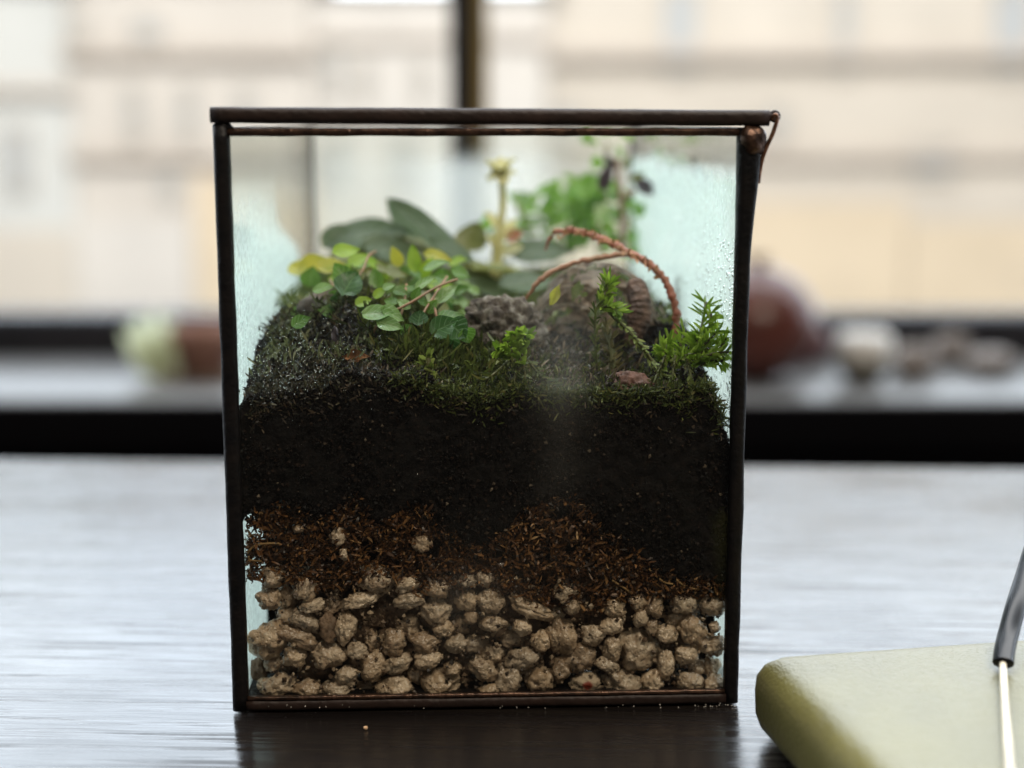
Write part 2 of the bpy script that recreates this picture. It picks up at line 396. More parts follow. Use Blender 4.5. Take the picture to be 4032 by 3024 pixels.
def fruit(px, D, r, label, c, squash=.95):
    p = sillpt(px, D); root = empty('fruit', p, 0, label, 'fruit', 'dark red fruits on the sill')
    m = MB(); lathe(m, [(r*math.sin(R(a))*(1+.02*math.sin(a)), r*squash*(1-math.cos(R(a)))) for a in [2]+list(range(12, 180, 12))+[178]], p); 
    m.build('skin', plain('fruit_skin', c, tuple(x*.6 for x in c), 50, .32, .5, 200, .1), root)
    m = MB(); lathe(m, [(r*.10, r*squash*1.96), (r*.14, r*squash*2.06), (r*.2, r*squash*2.16), (r*.12, r*squash*2.08)], p, 10); m.build('calyx', plain('fruit_calyx', (.16, .08, .05), None, 80), root)
fruit(2975, 1.13, .0470, 'larger dark red round fruit on the sill behind the right post', (.11, .028, .018))
fruit(3165, 1.20, .020, 'smaller dark red fruit beside the large one on the sill', (.12, .025, .022))
p = sillpt(3400, 1.12); jar = empty('candle_holder', p, 0, 'small round glass holder with a white top on the right of the sill', 'candle holder')
m = MB(); lathe(m, [(.008, 0), (.014, .003), (.021, .014), (.0225, .019), (.0215, .019), (.019, .014), (.010, .005)], p); m.build('bowl', plain('smoky_bowl', (.14, .13, .10), None, 60, .2, .5), jar)
m = MB(); lathe(m, [(.015, .015), (.0212, .0195), (.0215, .033), (.019, .038), (.002, .040)], p); m.build('candle', plain('white_wax', (.78, .76, .72), None, 40, .5, .4), jar)
def rockmesh(c, sx, sy, sz, rot=0, seed=0, lump=.22, pits=.12, sub=3, yaw=0):
    import bmesh
    bm = bmesh.new(); bmesh.ops.create_icosphere(bm, subdivisions=sub, radius=1)
    off = Vector((seed*3.17, seed*1.31, seed*7.7)); rm = Matrix.Rotation(-R(rot), 3, 'Y') @ Matrix.Rotation(yaw, 3, 'Z')
    for v in bm.verts:
        q = v.co.normalized()
        d = 1 + lump*1.5*mnoise.noise(q*1.3+off) + lump*.7*mnoise.noise(q*2.6+off*1.7)
        pn = mnoise.noise(q*5.5+off*2.3); d -= pits*max(0, pn-.05)*2.2
        d += pits*.35*mnoise.noise(q*10+off)
        v.co = Vector((q.x*d*sx, q.y*d*sy, q.z*d*sz))
        v.co = rm @ v.co
    me = bpy.data.meshes.new('stone'); bm.to_mesh(me); bm.free()
    me.polygons.foreach_set('use_smooth', [True]*len(me.polygons))
    return me
pebm = plain('sill_pebble', (.24, .21, .19), (.15, .13, .12), 60, .6, .3)
for k, (px, D, r, h, lab) in enumerate([(3600, 1.14, .020, .014, 'rounded grey brown pebble next to the white topped holder'), (3745, 1.20, .018, .014, 'middle pebble of the three on the right of the sill'),
                                   (3900, 1.16, .022, .010, 'flattest pebble near the right edge of the photo on the sill')]):
    me = rockmesh(0, r, r*.8, h, 0, 50+k, .12, .05, 3); me.name = 'pebble'; o = bpy.data.objects.new('pebble', me); COL.objects.link(o); me.materials.append(pebm)
    o.location = sillpt(px, D) + Vector((0, 0, h*.92)); tag(o, lab, 'pebble', 'pebbles on the window sill')

# ------------------------------------------------------------------ terrarium
BW, BD, BH = .0501, .172, .1134
T = empty('terrarium', B0, PSI, 'glass box terrarium with dark metal edges and a hinged lid', 'terrarium')
def part(mb, name, m, parent=T, smooth=True): return mb.build(name, m, parent, smooth, local=True)
def irr_bar(mb, axis, a, b, lo, hi, amp=.00018, seg=26, fn=None, seed=0):
    """bar along an axis with slightly uneven hand-soldered sides; lo/hi: cross-section corners"""
    rings = []
    for i in range(seg+1):
        s = a + (b-a)*i/seg
        e = [amp*mnoise.noise(Vector((s*160+seed*9.1, k*5.3, seed))) for k in range(4)]
        x0, y0, x1, y1 = lo[0]+e[0], lo[1]+e[1], hi[0]+e[2], hi[1]+e[3]
        if fn: x0, y0, x1, y1 = fn(s, x0, y0, x1, y1)
        r = min(x1-x0, y1-y0)*.36
        pr = rrect(x0, y0, x1, y1, r, 3)
        if axis == 'z': rings.append([(p, q, s) for p, q in pr])
        elif axis == 'x': rings.append([(s, p, q) for p, q in pr])
        else: rings.append([(p, s, q) for p, q in pr])
    mb.loft(rings, True)
PW = .0030
def bulge(s, x0, y0, x1, y1):
    k = sstep(.088, .112, s); k2 = sstep(.1125, .1085, s)*.6+.4
    return x0-.0002*k, y0-.0008*k*k2, x1+(.0017*k-.0002)*k2, y1+.0004*k
for (sx, y0, fn, sd) in ((-1, -.0006, None, 1), (1, -.0006, bulge, 2), (-1, BD-PW, None, 3), (1, BD-PW, None, 4)):
    m = MB(); xx = (-BW, -BW+PW) if sx < 0 else (BW-PW, BW)
    irr_bar(m, 'z', .0006, BH+(.0004 if fn is None else .0), (xx[0], y0), (xx[1], y0+PW+.0006), fn=fn, seed=sd, seg=40); part(m, 'corner_post', M['black'])
for y0, sd in ((-.0002, 5), (BD-.0024, 6)):
    m = MB(); irr_bar(m, 'x', -BW+PW*.9, BW-PW*.9, (y0, BH-.0015), (y0+.0026, BH), seed=sd, amp=.00014, seg=60); part(m, 'top_rim', M['copper'])
    m = MB(); irr_bar(m, 'x', -BW+PW*.9, BW-PW*.9, (y0-.0002, .0004), (y0+.0028, .0026), seed=sd+4, seg=60); part(m, 'bottom_rail', M['bronze'])
for x0, sd in ((-BW+.0002, 15), (BW-.0026, 16)):
    m = MB(); irr_bar(m, 'y', PW*.9, BD-PW*.9, (x0, BH-.0015), (x0+.0024, BH), seed=sd); part(m, 'top_rim', M['copper'])
    m = MB(); irr_bar(m, 'y', PW*.9, BD-PW*.9, (x0, .0004), (x0+.0024, .0030), seed=sd+3); part(m, 'bottom_rail', M['bronze'])
# inner copper seam along the bottom (foil folded inside)
m = MB(); irr_bar(m, 'x', -BW+PW, BW-PW, (-.0003, .00262), (.0008, .0034), seed=31, amp=.0001, seg=60); part(m, 'bottom_seam', M['copper'])
g0, gt = .0009, .0016
m = MB(); m.box((-BW+PW*.6, g0, .0012), (BW-PW*.6, g0+gt, BH-.0006)); part(m, 'front_pane', M['pane_front'], smooth=False)
m = MB(); m.box((-BW+PW*.6, BD-g0-gt, .0012), (BW-PW*.6, BD-g0, BH-.0006)); part(m, 'back_pane', M['pane_back'], smooth=False)
m = MB(); m.box((-BW+g0, PW*.6, .0012), (-BW+g0+gt, BD-PW*.6, BH-.0006)); part(m, 'left_pane', M['pane_left'], smooth=False)
m = MB(); m.box((BW-g0-gt, PW*.6, .0012), (BW-g0, BD-PW*.6, BH-.0006)); part(m, 'right_pane', M['pane_right'], smooth=False)
m = MB(); m.box((-BW+PW*.8, PW*.7, .0005), (BW-PW*.8, BD-PW*.7, .0024)); part(m, 'base_plate', M['black'], smooth=False)
# solder blob on the right front corner, left corner joint
me = rockmesh(0, .0026, .0020, .0030, 15, 77, .16, .05); me.name = 'solder_joint'; o = bpy.data.objects.new('solder_joint', me); COL.objects.link(o); o.parent = T; o.location = (BW-.0006, -.0001, BH-.0024); me.materials.append(M['copper'])
me = rockmesh(0, .0019, .0016, .0009, 0, 78, .12, .05); me.name = 'solder_joint'; o = bpy.data.objects.new('solder_joint', me); COL.objects.link(o); o.parent = T; o.location = (-BW+.0018, .0010, BH+.0002); me.materials.append(M['black'])
# lid
lid = bpy.data.objects.new('lid', None); COL.objects.link(lid); lid.parent = T; lid.location = (0, 0, .11400); lid.rotation_euler = (0, R(.33), 0); lid.empty_display_size = .01
LX0, LX1, LH = -.0503, .0525, .0029
for (a, b, c, d, ax, sd) in ((LX0, LX1, -.0012, .0016, 'x', 21), (LX0, LX1, BD-.0012, BD+.0014, 'x', 22)):
    m = MB(); irr_bar(m, 'x', a, b, (c, 0), (d, LH), seed=sd, amp=.00009, seg=50); part(m, 'lid_bar', M['bronze'], lid)
for x0, sd in ((LX0+.0002, 23), (LX1-.0026, 24)):
    m = MB(); irr_bar(m, 'y', .0017, BD-.0013, (x0, .0002), (x0+.0024, LH-.0002), seed=sd); part(m, 'lid_bar', M['bronze'], lid)
m = MB(); m.box((LX0+.0015, .001, .0007), (LX1-.0015, BD-.0005, .0022)); part(m, 'lid_pane', M['clear'], lid, False)
# hinge: loop on the lid end and wire down to the post
def lw(px, py, v): return w2loc(bp(px, py, v))
c = lw(3050, 458, .0003)
m = MB(); m.tube([c + Vector((.0008*math.cos(a), .0, .0008*math.sin(a))) for a in [R(12*k) for k in range(31)]], .00036, 8); part(m, 'hinge_loop', M['bronze'])
pts = [lw(3040, 470, -.0004), lw(3052, 452, -.0008), lw(3060, 466, -.0009), lw(3045, 520, -.0008), lw(3018, 580, -.0003), lw(2998, 640, .0), lw(2985, 720, .0004)]
m = MB(); m.tube(smooth_path(pts), [.00038]*24+[.0004]*13 if False else .0004, 8); part(m, 'hinge_wire', M['wire'])
m = MB(); m.tube([lw(3022, 455, .0002), lw(3040, 456, .0003)], .00055, 8); part(m, 'hinge_pin', M['bronze'])

# ------------------------------------------------------------------ contents
SOILTOP = [(960,1640),(1040,1590),(1200,1530),(1400,1490),(1600,1500),(1750,1560),(1900,1565),(2100,1545),(2300,1560),(2500,1565),(2700,1550),(2790,1520),(2835,1640),(2870,1760)]
SOILBOT = [(960,2050),(1040,2030),(1100,1990),(1250,2080),(1400,1960),(1480,2100),(1650,1990),(1720,2080),(1800,2150),(1870,2190),(1960,2140),(2050,2050),(2150,1990),(2250,1980),(2300,2000),(2330,2080),(2450,2150),(2550,2250),(2650,2300),(2880,2340)]
FIBBOT = [(960,2235),(1100,2255),(1300,2280),(1450,2250),(1600,2290),(1800,2275),(1900,2265),(2000,2300),(2100,2340),(2250,2340),(2350,2375),(2450,2330),(2550,2305),(2700,2310),(2880,2300)]
V0 = .0030
def px_of(x, z):
    """photo pixel of a local front-plane point"""
    p = loc2w(x, V0, z) - CAM; d = p.y*CT - p.z*ST; return 2016 + F*p.x/d, 1512 - F*(p.y*ST + p.z*CT)/d
def zline(line, x):
    z = .06
    for _ in range(4):
        px, _y = px_of(x, z); z = w2loc(bp(px, lerp_line(line, px), V0)).z
    return z
IX = BW - .00262
def H(x, v):
    zf = zline(SOILTOP, x) + .0022*mnoise.noise(Vector((x*130, 3.3, 0))) + .0011*mnoise.noise(Vector((x*420, 8.3, 0)))
    lm = math.exp(-((x+.030)/.016)**2)
    r = sstep(0, .04, v)
    ed = min(1, (IX-x)/.006)*.004 - .004 if v < .03 else 0
    return zf + r*(.0075+.005*lm) + (.002*mnoise.noise(Vector((x*150, v*150, 1))) + .0012*mnoise.noise(Vector((x*400, v*400, 2))))*sstep(0, .006, v) + ed*0
# soil: solid block, top surface + front face
mb = MB(); NX, NVv, NZ = 130, 60, 90
xs = [-IX + 2*IX*i/NX for i in range(NX+1)]
vs = []; rows = []
for j in range(NZ+1):                                   # front face from bottom to top
    row = []
    for x in xs:
        zt = H(x, 0); zb = zline(SOILBOT, x); zz = .0025 + (zt-.0025)*j/NZ
        back = sstep(zb+.0015, zb-.0025, zz)*.0105
        back += sstep(zb+.0005, zb-.004, zz)*(sstep(-.0415, -.0455, x)*.030 + sstep(.0440, .0465, x)*.010)*(.6+.8*abs(mnoise.noise(Vector((zz*180, 3, 1)))))
        p = Vector((x, 0, zz))
        v = V0 + back + .0005 + .0006*mnoise.noise(p*450) + .0005*mnoise.noise(p*1100) + .0003*mnoise.noise(p*2300)
        row.append((x, max(v, V0-.0002), zz))
    rows.append(row)
for j in range(1, NVv+1):
    v = V0 + (BD-2*V0-.002)*(j/NVv)**1.6
    rows.append([(x, v, H(x, v) + .0005*mnoise.noise(Vector((x*1100, v*1100, 5)))) for x in xs])
n = NX+1
mb.add([loc2w(*p) for r in rows for p in r], [(j*n+i, j*n+i+1, (j+1)*n+i+1, (j+1)*n+i) for j in range(len(rows)-1) for i in range(NX)])
# sides and back skirts
for side in (0, NX):
    st = [rows[j][side] for j in range(NZ, len(rows))]
    top = st; lim = .034 if side == 0 else .014; zb_ = zline(SOILBOT, xs[side]); bot = [(p[0], p[1], (zb_-.0005 if p[1] < lim else .0025)) for p in st]; k = len(top)
    f = [(i, i+1, k+i+1, k+i) for i in range(k-1)]
    mb.add([loc2w(*p) for p in top+bot], f)
t = NT('dark_soil')
nn = t.noise(900, 4); c0 = t.ramp(nn, [(.35, (.0022, .0018, .0017)), (.6, (.006, .0040, .0032)), (.8, (.022, .013, .009))])
M['soil'] = t.done(t.pr(c0, .75, .15, Normal=t.bump(t.noise(1600, 4), .7, .0006)))
soil = mb.build('soil', M['soil']); tag(soil, 'black moist soil filling the middle of the terrarium', 'soil', kind='stuff')

def crumb(mb, c, r, rd):
    a = [Vector((rd.gauss(0,1), rd.gauss(0,1), rd.gauss(0,1))).normalized() for _ in range(3)]
    d = [Vector((1,0,0)), Vector((-1,0,0)), Vector((0,1,0)), Vector((0,-1,0)), Vector((0,0,1)), Vector((0,0,-1))]
    q = Matrix.Rotation(rd.random()*6, 3, a[0])
    mb.add([Vector(c) + (q @ x)*r*rd.uniform(.5, 1.3) for x in d], [(0,2,4),(2,1,4),(1,3,4),(3,0,4),(2,0,5),(1,2,5),(3,1,5),(0,3,5)])
mb = MB(); rd = random.Random(3)
for _ in range(16000):
    x = rd.uniform(-IX, IX); zt = H(x, 0); zb = zline(SOILBOT, x)-.001
    z = zb + (zt-zb)*rd.random(); dn = mnoise.noise(Vector((x*95, z*95, 2))) + .5*mnoise.noise(Vector((x*260, z*260, 6)))
    if rd.random() > .5 + dn*1.1: continue
    crumb(mb, loc2w(x, V0-.0001+abs(rd.gauss(0, .0005)), z), rd.choice((.00012, .00016, .0002, .0003, .0005)), rd)
for _ in range(9000):
    x = rd.uniform(-IX, IX); v = V0 + .07*rd.random()**1.3; crumb(mb, loc2w(x, v, H(x, v)+.0003), rd.uniform(.0002, .0007), rd)
o = mb.build('soil_crumbs', islandmat('soil_crumb', [(0, (.002, .0016, .0016)), (.5, (.0035, .0026, .0022)), (.75, (.008, .0045, .003)), (.95, (.020, .011, .007)), (.985, (.035, .022, .014)), (1, (.18, .14, .10))], .6, .15), None, False)
tag(o, 'loose dark soil crumbs over the soil face', 'soil', kind='stuff')

# brown fibre layer
def strip(mb, c, d, nrm, L, wd, curl, seg=4):
    d = Vector(d).normalized(); s = d.cross(Vector(nrm))
    if s.length < .05: s = Vector((1, 0, 0))
    s.normalize(); nn = s.cross(d).normalized(); p = Vector(c); vs = []
    for k in range(seg+1):
        wk = wd*(1-.7*abs(2*k/seg-1)**2)
        vs += [p - s*wk*.5, p + s*wk*.5 + nn*wk*.25]
        a = curl/seg; d2 = d*math.cos(a) + nn*math.sin(a); nn = nn*math.cos(a) - d*math.sin(a); d = d2
        p = p + d*(L/seg)
    mb.add(vs, [(2*k, 2*k+1, 2*k+3, 2*k+2) for k in range(seg)])
mb = MB()
for _ in range(22000):
    px = rd.uniform(965, 2880)
    yt = lerp_line(SOILBOT, px) - 35; yb = lerp_line(FIBBOT, px) + 45
    if yb < yt: continue
    f = rd.random()
    py = yt + (yb-yt)*f
    dens = .80 + 1.3*mnoise.noise(Vector((px*.012, py*.016, 4))) + .6*mnoise.noise(Vector((px*.04, py*.04, 8)))
    if rd.random() > dens: continue
    v = V0 + .0002 + abs(rd.gauss(0, .0022))
    a = rd.gauss(.35, .8) if rd.random() < .6 else rd.uniform(-1.6, 1.6)
    d = BX*math.cos(a) + Vector((0, 0, 1))*math.sin(a) + BN*rd.gauss(0, .35)
    strip(mb, bp(px, py, v), d, -BN + Vector((rd.gauss(0,.5), 0, rd.gauss(0,.5))), rd.uniform(.0007, .0024), rd.uniform(.0002, .0006), rd.gauss(0, 2.0))
M['fibre'] = islandmat('brown_fibre', [(0, (.014, .007, .004)), (.4, (.055, .023, .009)), (.75, (.14, .058, .018)), (.95, (.25, .12, .04)), (1, (.36, .22, .10))], .45, .4, .12)
o = mb.build('moss_fibre', M['fibre']); tag(o, 'dried reddish brown moss fibre between the soil and the stones', 'fibre', kind='stuff')
mb = MB()
for pts in ([(975,2180),(1000,2150),(1050,2140),(1100,2140)], [(980,2190),(985,2205),(1030,2210)], [(2660,2280),(2700,2310),(2755,2322)], [(2410,2285),(2450,2310),(2485,2335)], [(2555,2240),(2610,2290),(2650,2300)]):
    mb.tube(smooth_path([bp(p[0], p[1], V0+.0002) for p in pts], 4), .00022, 5)
o = mb.build('root_strands', plain('pale_root', (.30, .18, .07), None, 300, .6, .3)); tag(o, 'pale curled root strands at the edge of the fibre layer', 'roots', kind='stuff')

# pumice stones -----------------------------------------------------
t = NT('pumice')
oi = t.n('ShaderNodeObjectInfo').outputs['Random']
nz = t.noise(420, 5); 
base = t.ramp(oi, [(0, (.37, .26, .17)), (.3, (.55, .41, .275)), (.55, (.44, .345, .25)), (.8, (.66, .51, .36)), (1, (.31, .22, .145))])
mott = t.ramp(t.ma('ADD', nz, t.ma('MULTIPLY', t.ss(t.n('ShaderNodeTexVoronoi', Vector=t.obj(), Scale=800.0).outputs[0], .28, .08), -.22)), [(.22, (.30, .25, .21)), (.40, (.74, .69, .64)), (.58, (1, 1, 1))])
col = t.n('ShaderNodeMix', {'data_type': 'RGBA', 'blend_type': 'MULTIPLY'}, i0=1.0, i6=base, i7=mott).outputs[2]
pit = t.n('ShaderNodeTexVoronoi', Vector=t.obj(), Scale=1500.0).outputs[0]
hb = t.ma('ADD', t.ma('MULTIPLY', t.ss(pit, .0, .5), .5), t.noise(1300, 4))
M['pumice'] = t.done(t.pr(col, .30, .7, Normal=t.bump(hb, .55, .0006)))
M['pumice_brown_shaded'] = plain('brown_shaded_pumice', (.22, .14, .085), (.13, .085, .055), 500, .6, .4, 1300, .8)  # brown pumice, darkened in colour for the shade between stones
t = NT('pumice_red'); r0 = t.n('ShaderNodeVectorMath', {'operation': 'LENGTH'}, i0=t.n('ShaderNodeVectorMath', {'operation': 'SUBTRACT'}, i0=t.obj(), i1=(.0002, -.0027, .0002)).outputs[0]).outputs['Value']
mk = t.ma('SUBTRACT', 1.0, t.ss(t.ma('ADD', r0, t.ma('MULTIPLY', t.noise(900, 3), .0008)), .0012, .0019))
col = t.n('ShaderNodeMix', {'data_type': 'RGBA'}, i0=mk, i6=(.42, .32, .22, 1), i7=(.20, .028, .012, 1)).outputs[2]
M['pumice_red'] = t.done(t.pr(col, .55, .4, Normal=t.bump(t.noise(1300, 4), .8, .0005)))
A = [ # left half (crop coordinates): cx, cy, w, h, tilt, depth layer
(410,1330,215,150,20,0),(595,1355,155,135,0,0),(855,1262,140,130,40,0),(775,1362,190,130,10,0),(985,1352,125,135,60,1),(1165,1345,210,160,0,0),(1465,1315,225,200,0,0),(1785,1365,160,105,0,0),
(1745,1215,190,130,-40,0),(1548,1215,105,95,0,0),(735,1127,225,165,0,0),(510,1137,140,130,-10,0),(340,1020,200,240,-30,0),(375,1185,115,115,0,1),(540,1012,240,110,-20,0),(590,905,190,115,-25,0),(730,950,110,190,5,0),
(850,945,120,195,-10,0),(920,1097,125,105,-10,0),(1030,1205,180,150,50,0),(1180,1183,185,125,20,0),(1160,1043,165,160,0,0),(1020,1030,115,130,0,1),(1380,1150,175,115,5,0),(1370,1040,190,115,-15,0),(1570,1052,150,115,0,0),(1480,955,125,105,10,0),
(1250,930,155,145,0,1),(1050,880,200,120,-5,2),(1440,840,165,165,0,0),(935,772,215,105,10,0),(630,802,150,85,20,0),(588,692,155,145,0,0),(345,760,145,135,10,0),(375,612,150,135,0,0),(465,750,110,135,0,1),(1050,635,230,190,0,0),
(1250,665,175,95,15,0),(1260,765,180,105,10,0),(1450,690,155,115,0,0),(1640,770,135,140,0,0),(1665,880,90,85,0,0),(1590,930,105,125,0,1),(1770,770,115,135,0,0),(1775,900,105,115,0,1),(1760,622,115,110,0,0),(1640,640,140,95,0,0),
(1690,1055,150,110,0,1),(1345,390,120,110,0,0),(800,352,105,110,0,0),(832,468,60,70,0,0),(540,302,70,50,0,0),(650,1235,215,130,0,2),(285,1215,120,130,0,2),(1310,1250,100,120,0,1),(1640,1330,110,120,0,2),(330,1330,130,110,0,1),(1140,1260,120,100,0,2),(760,800,140,110,0,1),(470,870,140,110,0,1)]
Bq = [ (245,1292,180,230,15,0),(455,1295,180,190,0,0),(350,1150,215,135,10,0),(595,1220,130,155,0,0),(760,1310,195,150,0,0),(995,1312,230,160,-12,0),(1195,1315,130,165,0,0),(1435,1310,185,130,-12,0),(1595,1322,130,125,0,0),
(715,1140,215,185,30,0),(900,1190,150,100,-20,0),(935,1082,120,145,0,0),(1095,1090,235,260,15,0),(1280,1187,115,200,0,0),(1415,1120,150,125,0,0),(1585,1062,175,130,0,0),(1570,1200,120,110,0,1),(1455,965,155,185,30,0),(1280,985,140,125,0,0),
(1185,945,85,105,0,0),(600,1000,180,240,15,0),(465,1032,125,125,0,0),(345,942,115,95,-25,0),(390,818,290,110,-25,0),(150,780,140,135,0,0),(620,712,150,110,0,0),(665,812,105,95,0,0),(940,820,155,115,-10,0),(1098,778,100,115,0,0),(1115,882,90,115,-20,0),
(1205,800,115,150,0,0),(1390,785,165,125,-10,0),(1590,800,170,135,0,0),(930,930,155,115,15,0),(800,990,150,130,0,0),(90,622,115,110,0,0),(270,1020,150,105,0,1),(150,920,155,95,0,0),(1345,885,160,95,0,1),(1600,945,70,70,0,0),(140,1120,160,115,0,1),(550,860,130,95,0,1),(860,1250,110,100,0,2),(1330,1300,110,110,0,2),(400,1250,110,90,0,1),(770,880,140,110,0,2),(1480,1200,120,110,0,1)]
stones = [(cx*.6027+850, cy*.6027+1900, w*.6027, h*.6027, r, dl) for cx, cy, w, h, r, dl in A] + [(cx*.6027+1850, cy*.6027+1900, w*.6027, h*.6027, r, dl) for cx, cy, w, h, r, dl in Bq]
ORD = ['first','second','third','fourth','fifth','sixth','seventh','eighth','ninth','tenth','eleventh','twelfth','thirteenth','fourteenth','fifteenth','sixteenth','seventeenth','eighteenth','nineteenth','twentieth','twenty-first','twenty-second','twenty-third','twenty-fourth','twenty-fifth','twenty-sixth','twenty-seventh','twenty-eighth','twenty-ninth','thirtieth']
bands = [(2620, 9999, 'in the bottom row'), (2510, 2620, 'in the second row up'), (2420, 2510, 'in the third row up'), (2310, 2420, 'in the fourth row up'), (2180, 2310, 'in the top row'), (0, 2180, 'in the fibre')]
order = {}
for lo, hi, nm in bands:
    ids = sorted([i for i, s in enumerate(stones) if lo <= s[1] < hi], key=lambda i: stones[i][0])
    for k, i in enumerate(ids): order[i] = (k, nm)
for i, (px, py, wd, ht, rot, dl) in enumerate(stones):
    sc = 4.98e-5
    sx, sz = wd*sc*.5*1.09, ht*sc*.5*1.11; sy = min(sx, sz)*.9
    v = .0028 + sy*.95 + dl*.0026
    red = i == len(A) + 4
    me = rockmesh(0, sx, sy, sz, rot if abs(rot) < 80 else 0, i+1, .24 if not red else .14, .24, 4 if wd > 60 else 3)
    me.materials.append(M['pumice_red'] if red else (M['pumice_brown_shaded'] if dl == 2 or i in (16, 28) else M['pumice']))
    o = bpy.data.objects.new('pumice_stone', me); COL.objects.link(o); o.location = bp(px, py, v); o.rotation_euler = (0, 0, PSI)
    asp = wd/ht; k, nm = order[i]
    size = 'large' if wd*ht > 13500 else ('small' if wd*ht < 4200 else 'medium')
    shp = 'flat elongated' if asp > 1.5 else ('upright' if asp < .75 else ('oval' if asp > 1.2 else 'rounded'))
    colr = 'tan' if dl < 2 else 'shade-darkened brown'
    lab = f'{size} {shp} {colr} stone, {ORD[k]} from left {nm}'
    if red: lab = 'tan pumice stone with a dark red centre in the bottom row of stones'
    tag(o, lab, 'stone', 'pumice stones in the drainage layer')
mb = MB()
for _ in range(2600):
    px = rd.uniform(1070, 2830); py = rd.uniform(2270, 2725); crumb(mb, bp(px, py, .0028 + .006*rd.random()), rd.choice((.0002, .0003, .0004, .0006)), rd)
o = mb.build('stone_grit', islandmat('stone_grit', [(0, (.01, .008, .006)), (.5, (.10, .06, .035)), (1, (.40, .30, .2))], .5, .4), None, False); tag(o, 'wet grit and chips washed between the pumice stones', 'grit', kind='stuff')
# stones packed behind the visible ones, gap shade put into their darker colour
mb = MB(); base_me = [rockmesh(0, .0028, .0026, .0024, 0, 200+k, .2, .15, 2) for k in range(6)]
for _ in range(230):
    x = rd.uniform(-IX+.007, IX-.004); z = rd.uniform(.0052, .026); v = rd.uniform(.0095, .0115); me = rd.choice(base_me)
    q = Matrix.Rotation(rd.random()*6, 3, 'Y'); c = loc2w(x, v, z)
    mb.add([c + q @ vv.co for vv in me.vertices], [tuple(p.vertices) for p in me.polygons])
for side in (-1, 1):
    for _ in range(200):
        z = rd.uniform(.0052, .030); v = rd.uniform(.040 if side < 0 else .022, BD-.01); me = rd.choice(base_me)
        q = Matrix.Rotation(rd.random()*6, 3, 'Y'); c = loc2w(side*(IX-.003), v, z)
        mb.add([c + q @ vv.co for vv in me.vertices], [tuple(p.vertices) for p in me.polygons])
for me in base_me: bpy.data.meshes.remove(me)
o = mb.build('stone_fill', M['pumice_brown_shaded']); tag(o, 'pumice stones packed behind the front stones', 'stones', kind='stuff')

# ------------------------------------------------------------------ plants
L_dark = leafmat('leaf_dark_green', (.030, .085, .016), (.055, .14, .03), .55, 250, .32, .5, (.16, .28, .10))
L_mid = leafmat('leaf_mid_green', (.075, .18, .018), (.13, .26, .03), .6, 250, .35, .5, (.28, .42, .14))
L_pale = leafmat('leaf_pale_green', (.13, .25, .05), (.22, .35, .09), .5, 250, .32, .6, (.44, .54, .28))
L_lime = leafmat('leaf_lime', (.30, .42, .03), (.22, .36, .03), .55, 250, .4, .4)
L_yel = leafmat('leaf_yellow', (.50, .44, .04), (.38, .38, .05), .55, 250, .4, .4)
L_grey = leafmat('leaf_grey_green', (.055, .085, .035), (.10, .14, .07), .5, 90, .38, .35, (.17, .21, .12))
L_olive = leafmat('leaf_olive', (.12, .13, .025), (.17, .18, .05), .45, 90, .4, .4)
STEMR = plain('red_brown_stem', (.25, .11, .05), (.16, .10, .04), 400, .5, .4)
STEMG = plain('green_stem', (.14, .18, .05), (.20, .17, .06), 400, .5, .4)
GRP = 'plants inside the terrarium'
def traced_leaf(root, px, py, wd, ht, rot, v, mt, face=.55, shape='ovate', curl=.15, name='leaf'):
    """leaf of length wd, width ht px centred at px,py; rot = image angle of its axis (0 = right, 90 = up)"""
    c = bp(px, py, v); dist = (c-CAM).length; sc = dist/F
    Lx, Wx = wd*sc, ht*sc
    a = R(rot); d = BX*math.cos(a) + Vector((0,0,1))*math.sin(a) + BN*rnd.gauss(0, .35)
    nrm = -BN*face + Vector((rnd.gauss(0,.15), 0, 1-face*.5))
    mb = MB(); leaf(mb, c - d.normalized()*Lx*.5 + Vector((0,0,curl*Lx*.25)), d, nrm, Lx*1.05, Wx/max(.5, face+.15), curl, .10, shape, 4, 8, .015)
    return mb.build(name, mt, root)
base = bp(1560, 1400, .022)
fig = empty('creeping_fig', loc2w(w2loc(base).x, .022, H(w2loc(base).x, .022)), PSI, 'small leaved creeping plant clumped at the left in front of the broad leaves', 'plant', GRP)
